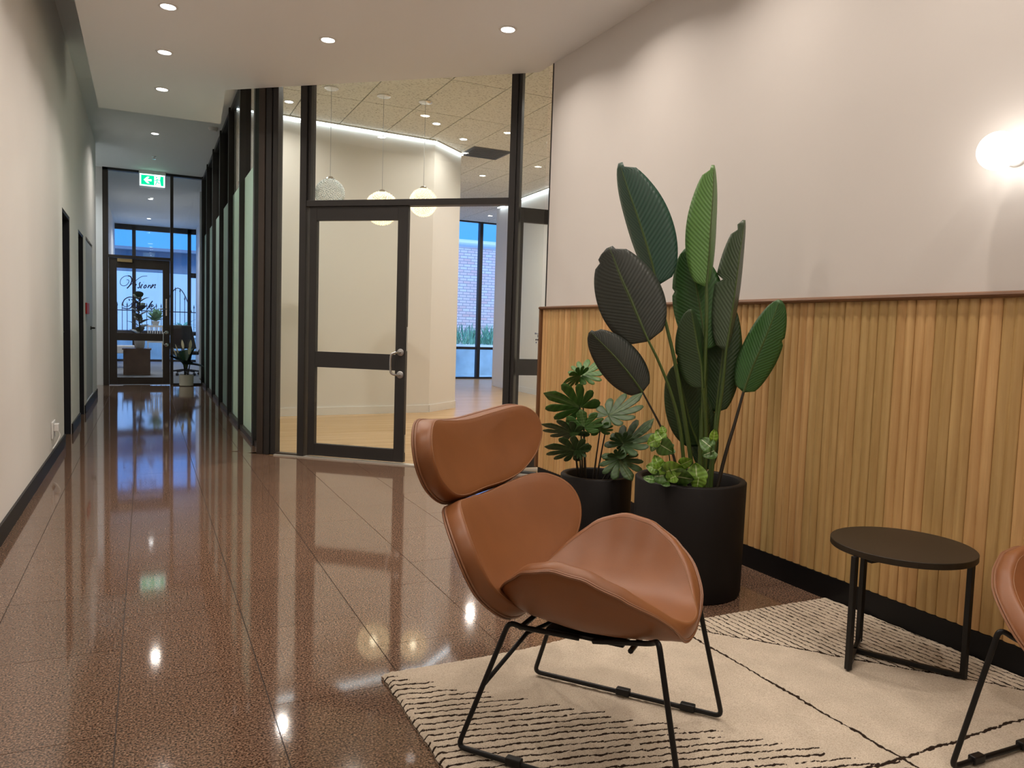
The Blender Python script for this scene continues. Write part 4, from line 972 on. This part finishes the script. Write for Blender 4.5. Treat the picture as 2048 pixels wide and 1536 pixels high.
stalk([(1372, 990), (1362, 870), (1345, 795), (1318, 725), (1297, 682)], (dB-.05, dB-.05), .009, .005)
paddle(bop, 'leaf', 'leaf_backlit', [(1285, 784), (1262, 752), (1232, 716), (1205, 688), (1180, 663)], 43, R_(10), R_(15), dB-.03, dB-.05, [(.95, 1, .5)])
stalk([(1362, 985), (1345, 905), (1320, 850), (1285, 784)], (dB-.03, dB-.03), .007, .004, 'stem_dark')
paddle(bop, 'leaf', 'leaf_light', [(1413, 574), (1418, 520), (1422, 450), (1426, 390), (1428, 330)], 50, R_(8), R_(74), dB-.02, dB+.02, [(.96, -1, .5)], (1., .8))
stalk([(1397, 990), (1402, 900), (1409, 740), (1413, 640), (1413, 574)], (dB-.06, dB-.02), .011, .007)
paddle(bop, 'leaf', 'leaf_mid', [(1412, 700), (1404, 640), (1394, 580), (1383, 530), (1374, 496)], 54, R_(5), R_(5), dB+.08, dB+.12, [(.6, -1, .1)])
stalk([(1400, 990), (1410, 850), (1412, 700)], (dB, dB+.08), .009, .006)
paddle(bop, 'leaf', 'leaf_grey', [(1452, 702), (1462, 640), (1472, 570), (1481, 500), (1490, 440)], 44, R_(15), R_(74), dB+.02, dB+.05, [(.93, -1, .4), (.55, -1, .35)], (1., .8))
stalk([(1420, 990), (1430, 880), (1444, 780), (1452, 702)], (dB, dB+.02), .009, .006)
paddle(bop, 'leaf', 'leaf_mid', [(1487, 784), (1505, 735), (1525, 690), (1545, 640), (1560, 600)], 40, R_(25), R_(15), dB+.02, dB+.0, [(.6, 1, .12)])
stalk([(1432, 985), (1452, 905), (1470, 845), (1487, 784)], (dB, dB+.02), .009, .006, 'stem_dark')
paddle(bop, 'leaf', 'leaf_deep', [(1405, 778), (1402, 730), (1395, 690), (1388, 650), (1382, 618)], 46, R_(10), R_(65), dB-.07, dB-.05, [(.45, -1, .08)], (1., .8))
stalk([(1408, 990), (1412, 860), (1405, 778)], (dB-.05, dB-.07), .009, .006)
paddle(bop, 'leaf', 'leaf_deep', [(1398, 892), (1382, 850), (1370, 800), (1360, 760), (1353, 728)], 44, R_(5), R_(10), dB+.09, dB+.06)
stalk([(1400, 985), (1400, 940), (1398, 892)], (dB+.02, dB+.09), .008, .006)
paddle(bop, 'leaf', 'leaf_deep', [(1432, 824), (1438, 770), (1446, 700), (1452, 640), (1455, 600)], 40, R_(5), R_(5), dB+.10, dB+.12)
stalk([(1415, 985), (1425, 900), (1432, 824)], (dB+.02, dB+.10), .008, .006)
paddle(bop, 'leaf', 'leaf_deep', [(1412, 940), (1408, 880), (1404, 830), (1402, 780)], 30, R_(5), R_(5), dB+.11, dB+.11)
stalk([(1396, 985), (1399, 900), (1400, 840), (1399, 815)], (dB-.03, dB-.04), .007, .0015)

# ------------------------------------------------------------------ split-leaf plant
dS = depth((*PS, .55))
mon = empty('monstera', (PS[0], PS[1], .34), label='split leaf plant with dark stems in the smaller planter behind the chair', cat='plant')
def split_leaf(att, tip, wpx, tilt, d0, d1, mt_, cup=.3, base=None, nf=4):
    """att/tip pixels, wpx half width px, tilt: how far the blade is turned from facing us (radians)"""
    A0 = at(*att, d0); T1 = at(*tip, d1); ax = T1-A0; Ln = np.linalg.norm(ax); ax = ax/Ln
    view = A0-CPOS; view /= np.linalg.norm(view); S_ = np.cross(ax, view); S_ /= np.linalg.norm(S_); Nv = np.cross(S_, ax)
    side = S_*math.cos(tilt)+Nv*math.sin(tilt); nor = np.cross(side, ax)
    w = wpx*dS/FPX*(1+.35*abs(math.sin(tilt)))/.60
    Rr = lambda th: 1.0-.42*min(abs(th)/1.5, 1)**.9-.10*max(0, (abs(th)-1.5)/1.1)
    mb = MB(); uv = []
    edges = [0, .30, .78, 1.28, 1.85, 2.75]
    for sd in (-1, 1):
        for fi in range(len(edges)-1):
            t0, t1 = edges[fi], edges[fi+1]; nr, na = 6, 5; vs = []
            for ir in range(nr):
                r = (ir/(nr-1))
                for ia in range(na):
                    q = ia/(na-1)*2-1
                    sq = 1. if r < .5 else 1-.24*((r-.5)/.5)**1.1
                    if fi == 0: qq = (q+1)/2; th = t1*qq*(1. if r < .5 else 1-.35*((r-.5)/.5)); rd = r*(1-.16*qq*r)
                    else: th = (t0+t1)/2+(t1-t0)/2*q*sq; rd = r*(1-.20*q*q*r)
                    R0 = rd*Rr(th); u_, v_ = R0*math.cos(th), R0*math.sin(th)*sd
                    vs.append(A0+ax*Ln*u_+side*w*v_+nor*(cup*.35*w*abs(v_)-.16*Ln*R0*R0)); uv.append((u_, v_))
            f = []
            for ir in range(nr-1):
                for ia in range(na-1):
                    q4 = (ir*na+ia, ir*na+ia+1, (ir+1)*na+ia+1, (ir+1)*na+ia); f.append(q4 if sd > 0 else q4[::-1])
            mb.add(vs, f)
    mb.uv = uv
    o = mb.build('leaf', mt_, mon, smooth=True); so_ = o.modifiers.new('solid', 'SOLIDIFY'); so_.thickness = .001
    if base:
        B0 = at(*base, dS+(d0-dS)*.2); mid = (A0*.45+B0*.55)+np.array([0, 0, .01])
        MB().tube(catmull([B0, mid, A0], 6), list(np.linspace(.0055, .0032, 13)), 7).build('stem', 'stem_dark', mon, smooth=True)
G_, Dk = 'leaf_monstera', 'leaf_monstera_dark'
split_leaf((1164, 749), (1205, 727), 36, R_(52), dS, dS+.03, G_, .3, (1172, 975))
split_leaf((1160, 752), (1122, 762), 26, R_(58), dS-.01, dS-.05, G_, .3, None)
split_leaf((1160, 815), (1088, 778), 44, R_(35), dS-.03, dS-.06, G_, .2, (1166, 978))
split_leaf((1167, 856), (1162, 818), 40, R_(10), dS-.07, dS-.06, G_, .2, (1170, 982))
split_leaf((1200, 862), (1196, 838), 26, R_(20), dS-.04, dS-.05, G_, .2, (1184, 980))
split_leaf((1217, 831), (1290, 794), 40, R_(55), dS, dS+.05, Dk, .3, (1190, 978))
split_leaf((1145, 868), (1084, 838), 34, R_(58), dS-.04, dS-.09, Dk, .3, (1160, 978))
split_leaf((1150, 902), (1088, 884), 34, R_(50), dS-.09, dS-.14, Dk, .35, (1158, 980))
split_leaf((1158, 898), (1182, 902), 22, R_(45), dS-.09, dS-.10, Dk, .35, (1164, 980))
split_leaf((1246, 889), (1312, 846), 40, R_(50), dS-.05, dS-.02, Dk, .3, (1196, 980))
split_leaf((1246, 886), (1232, 862), 24, R_(30), dS-.05, dS-.06, Dk, .3, None)
split_leaf((1238, 918), (1262, 966), 40, R_(30), dS-.10, dS-.16, Dk, .25, (1206, 982))
split_leaf((1234, 914), (1214, 906), 20, R_(40), dS-.10, dS-.12, Dk, .25, None)

# ------------------------------------------------------------------ variegated trailing plant in the large planter
pot = empty('pothos', (PB[0]-.08, PB[1]-.12, .43), label='small lime and cream variegated trailing plant at the front of the large planter', cat='plant')
def heart(c, d, ang, sz, mt_, tx=0., ty=0.):
    P0 = at(*c, d); view = P0-CPOS; view /= np.linalg.norm(view); up = np.array([0, 0, 1.]); rt = np.cross(view, up); rt /= np.linalg.norm(rt); upv = np.cross(rt, view)
    a1 = math.cos(ang)*rt+math.sin(ang)*upv; a2 = np.cross(view, a1); a2 = a2*math.cos(tx)+view*math.sin(tx); a1 = a1*math.cos(ty)+view*math.sin(ty)
    s = sz*dB/FPX; vs = []; uv = []; n = 9
    for i in range(n+1):
        t = i/n; w = .62*(math.sin(math.pi*(.10+.90*t)**.75))**.8 if t < 1 else 0
        for k in range(-2, 3): vs.append(P0+a1*s*(t-.35-.10*abs(k)/2*(1-t)*1.2)+a2*s*w*k/2+view*(-s*.18*(abs(k)/2)**2+s*.25*(t-.4)**2)); uv.append((t, k/2))
    f = [(i*5+k, i*5+k+1, (i+1)*5+k+1, (i+1)*5+k) for i in range(n) for k in range(4)]
    mb = MB(); mb.add(vs, f); mb.uv = uv; o = mb.build('leaf', mt_, pot, smooth=True); so_ = o.modifiers.new('solid', 'SOLIDIFY'); so_.thickness = .0008
PL, PDk = 'leaf_pothos', 'leaf_pothos_dark'
df = dB-.17
for (x, y, a, s, m_, tx, ty) in ((1308, 882, 3.6, 22, PL, .3, .2), (1320, 872, 2.2, 22, PL, .4, .3), (1326, 860, 1.8, 14, PL, .6, .2), (1306, 895, 4.4, 13, PDk, .6, 0), (1330, 895, -.5, 30, PDk, .3, .3), (1340, 898, 3.4, 20, PDk, .5, .2), (1315, 925, 2.0, 24, PL, .6, .2), (1306, 935, 3.0, 22, PL, .5, .3), (1322, 935, .8, 24, PL, .4, .4), (1330, 945, -.4, 24, PDk, .5, .2), (1318, 952, 3.3, 26, PDk, .3, .3), (1345, 940, .3, 34, PL, .6, .2), (1370, 926, .5, 24, PL, .7, .2), (1365, 955, -.1, 34, PDk, .7, .1), (1345, 955, 3.6, 20, PL, .4, .4), (1393, 948, 1.7, 34, PL, .1, .2), (1396, 964, 4.6, 26, PL, .3, .3), (1414, 888, 2.5, 28, PDk, .6, .3), (1420, 905, 3.6, 26, PDk, .5, .2), (1428, 872, 1.5, 22, PL, .9, .2), (1330, 962, 3.0, 24, PDk, .8, .2), (1300, 958, 3.0, 22, PDk, 1.0, .2)):
    heart((x, y), df+random.uniform(-.02, .03), a, s, m_, tx, ty)
for pts in ([(1335, 985), (1340, 930), (1332, 885), (1315, 858)], [(1416, 985), (1420, 930), (1424, 880), (1429, 864)], [(1360, 985), (1350, 950), (1325, 935)], [(1395, 990), (1408, 955), (1418, 940)]):
    MB().tube(catmull([at(x, y, df+.02) for x, y in pts], 6), .0028, 6).build('vine', 'stem_green', pot, smooth=True)
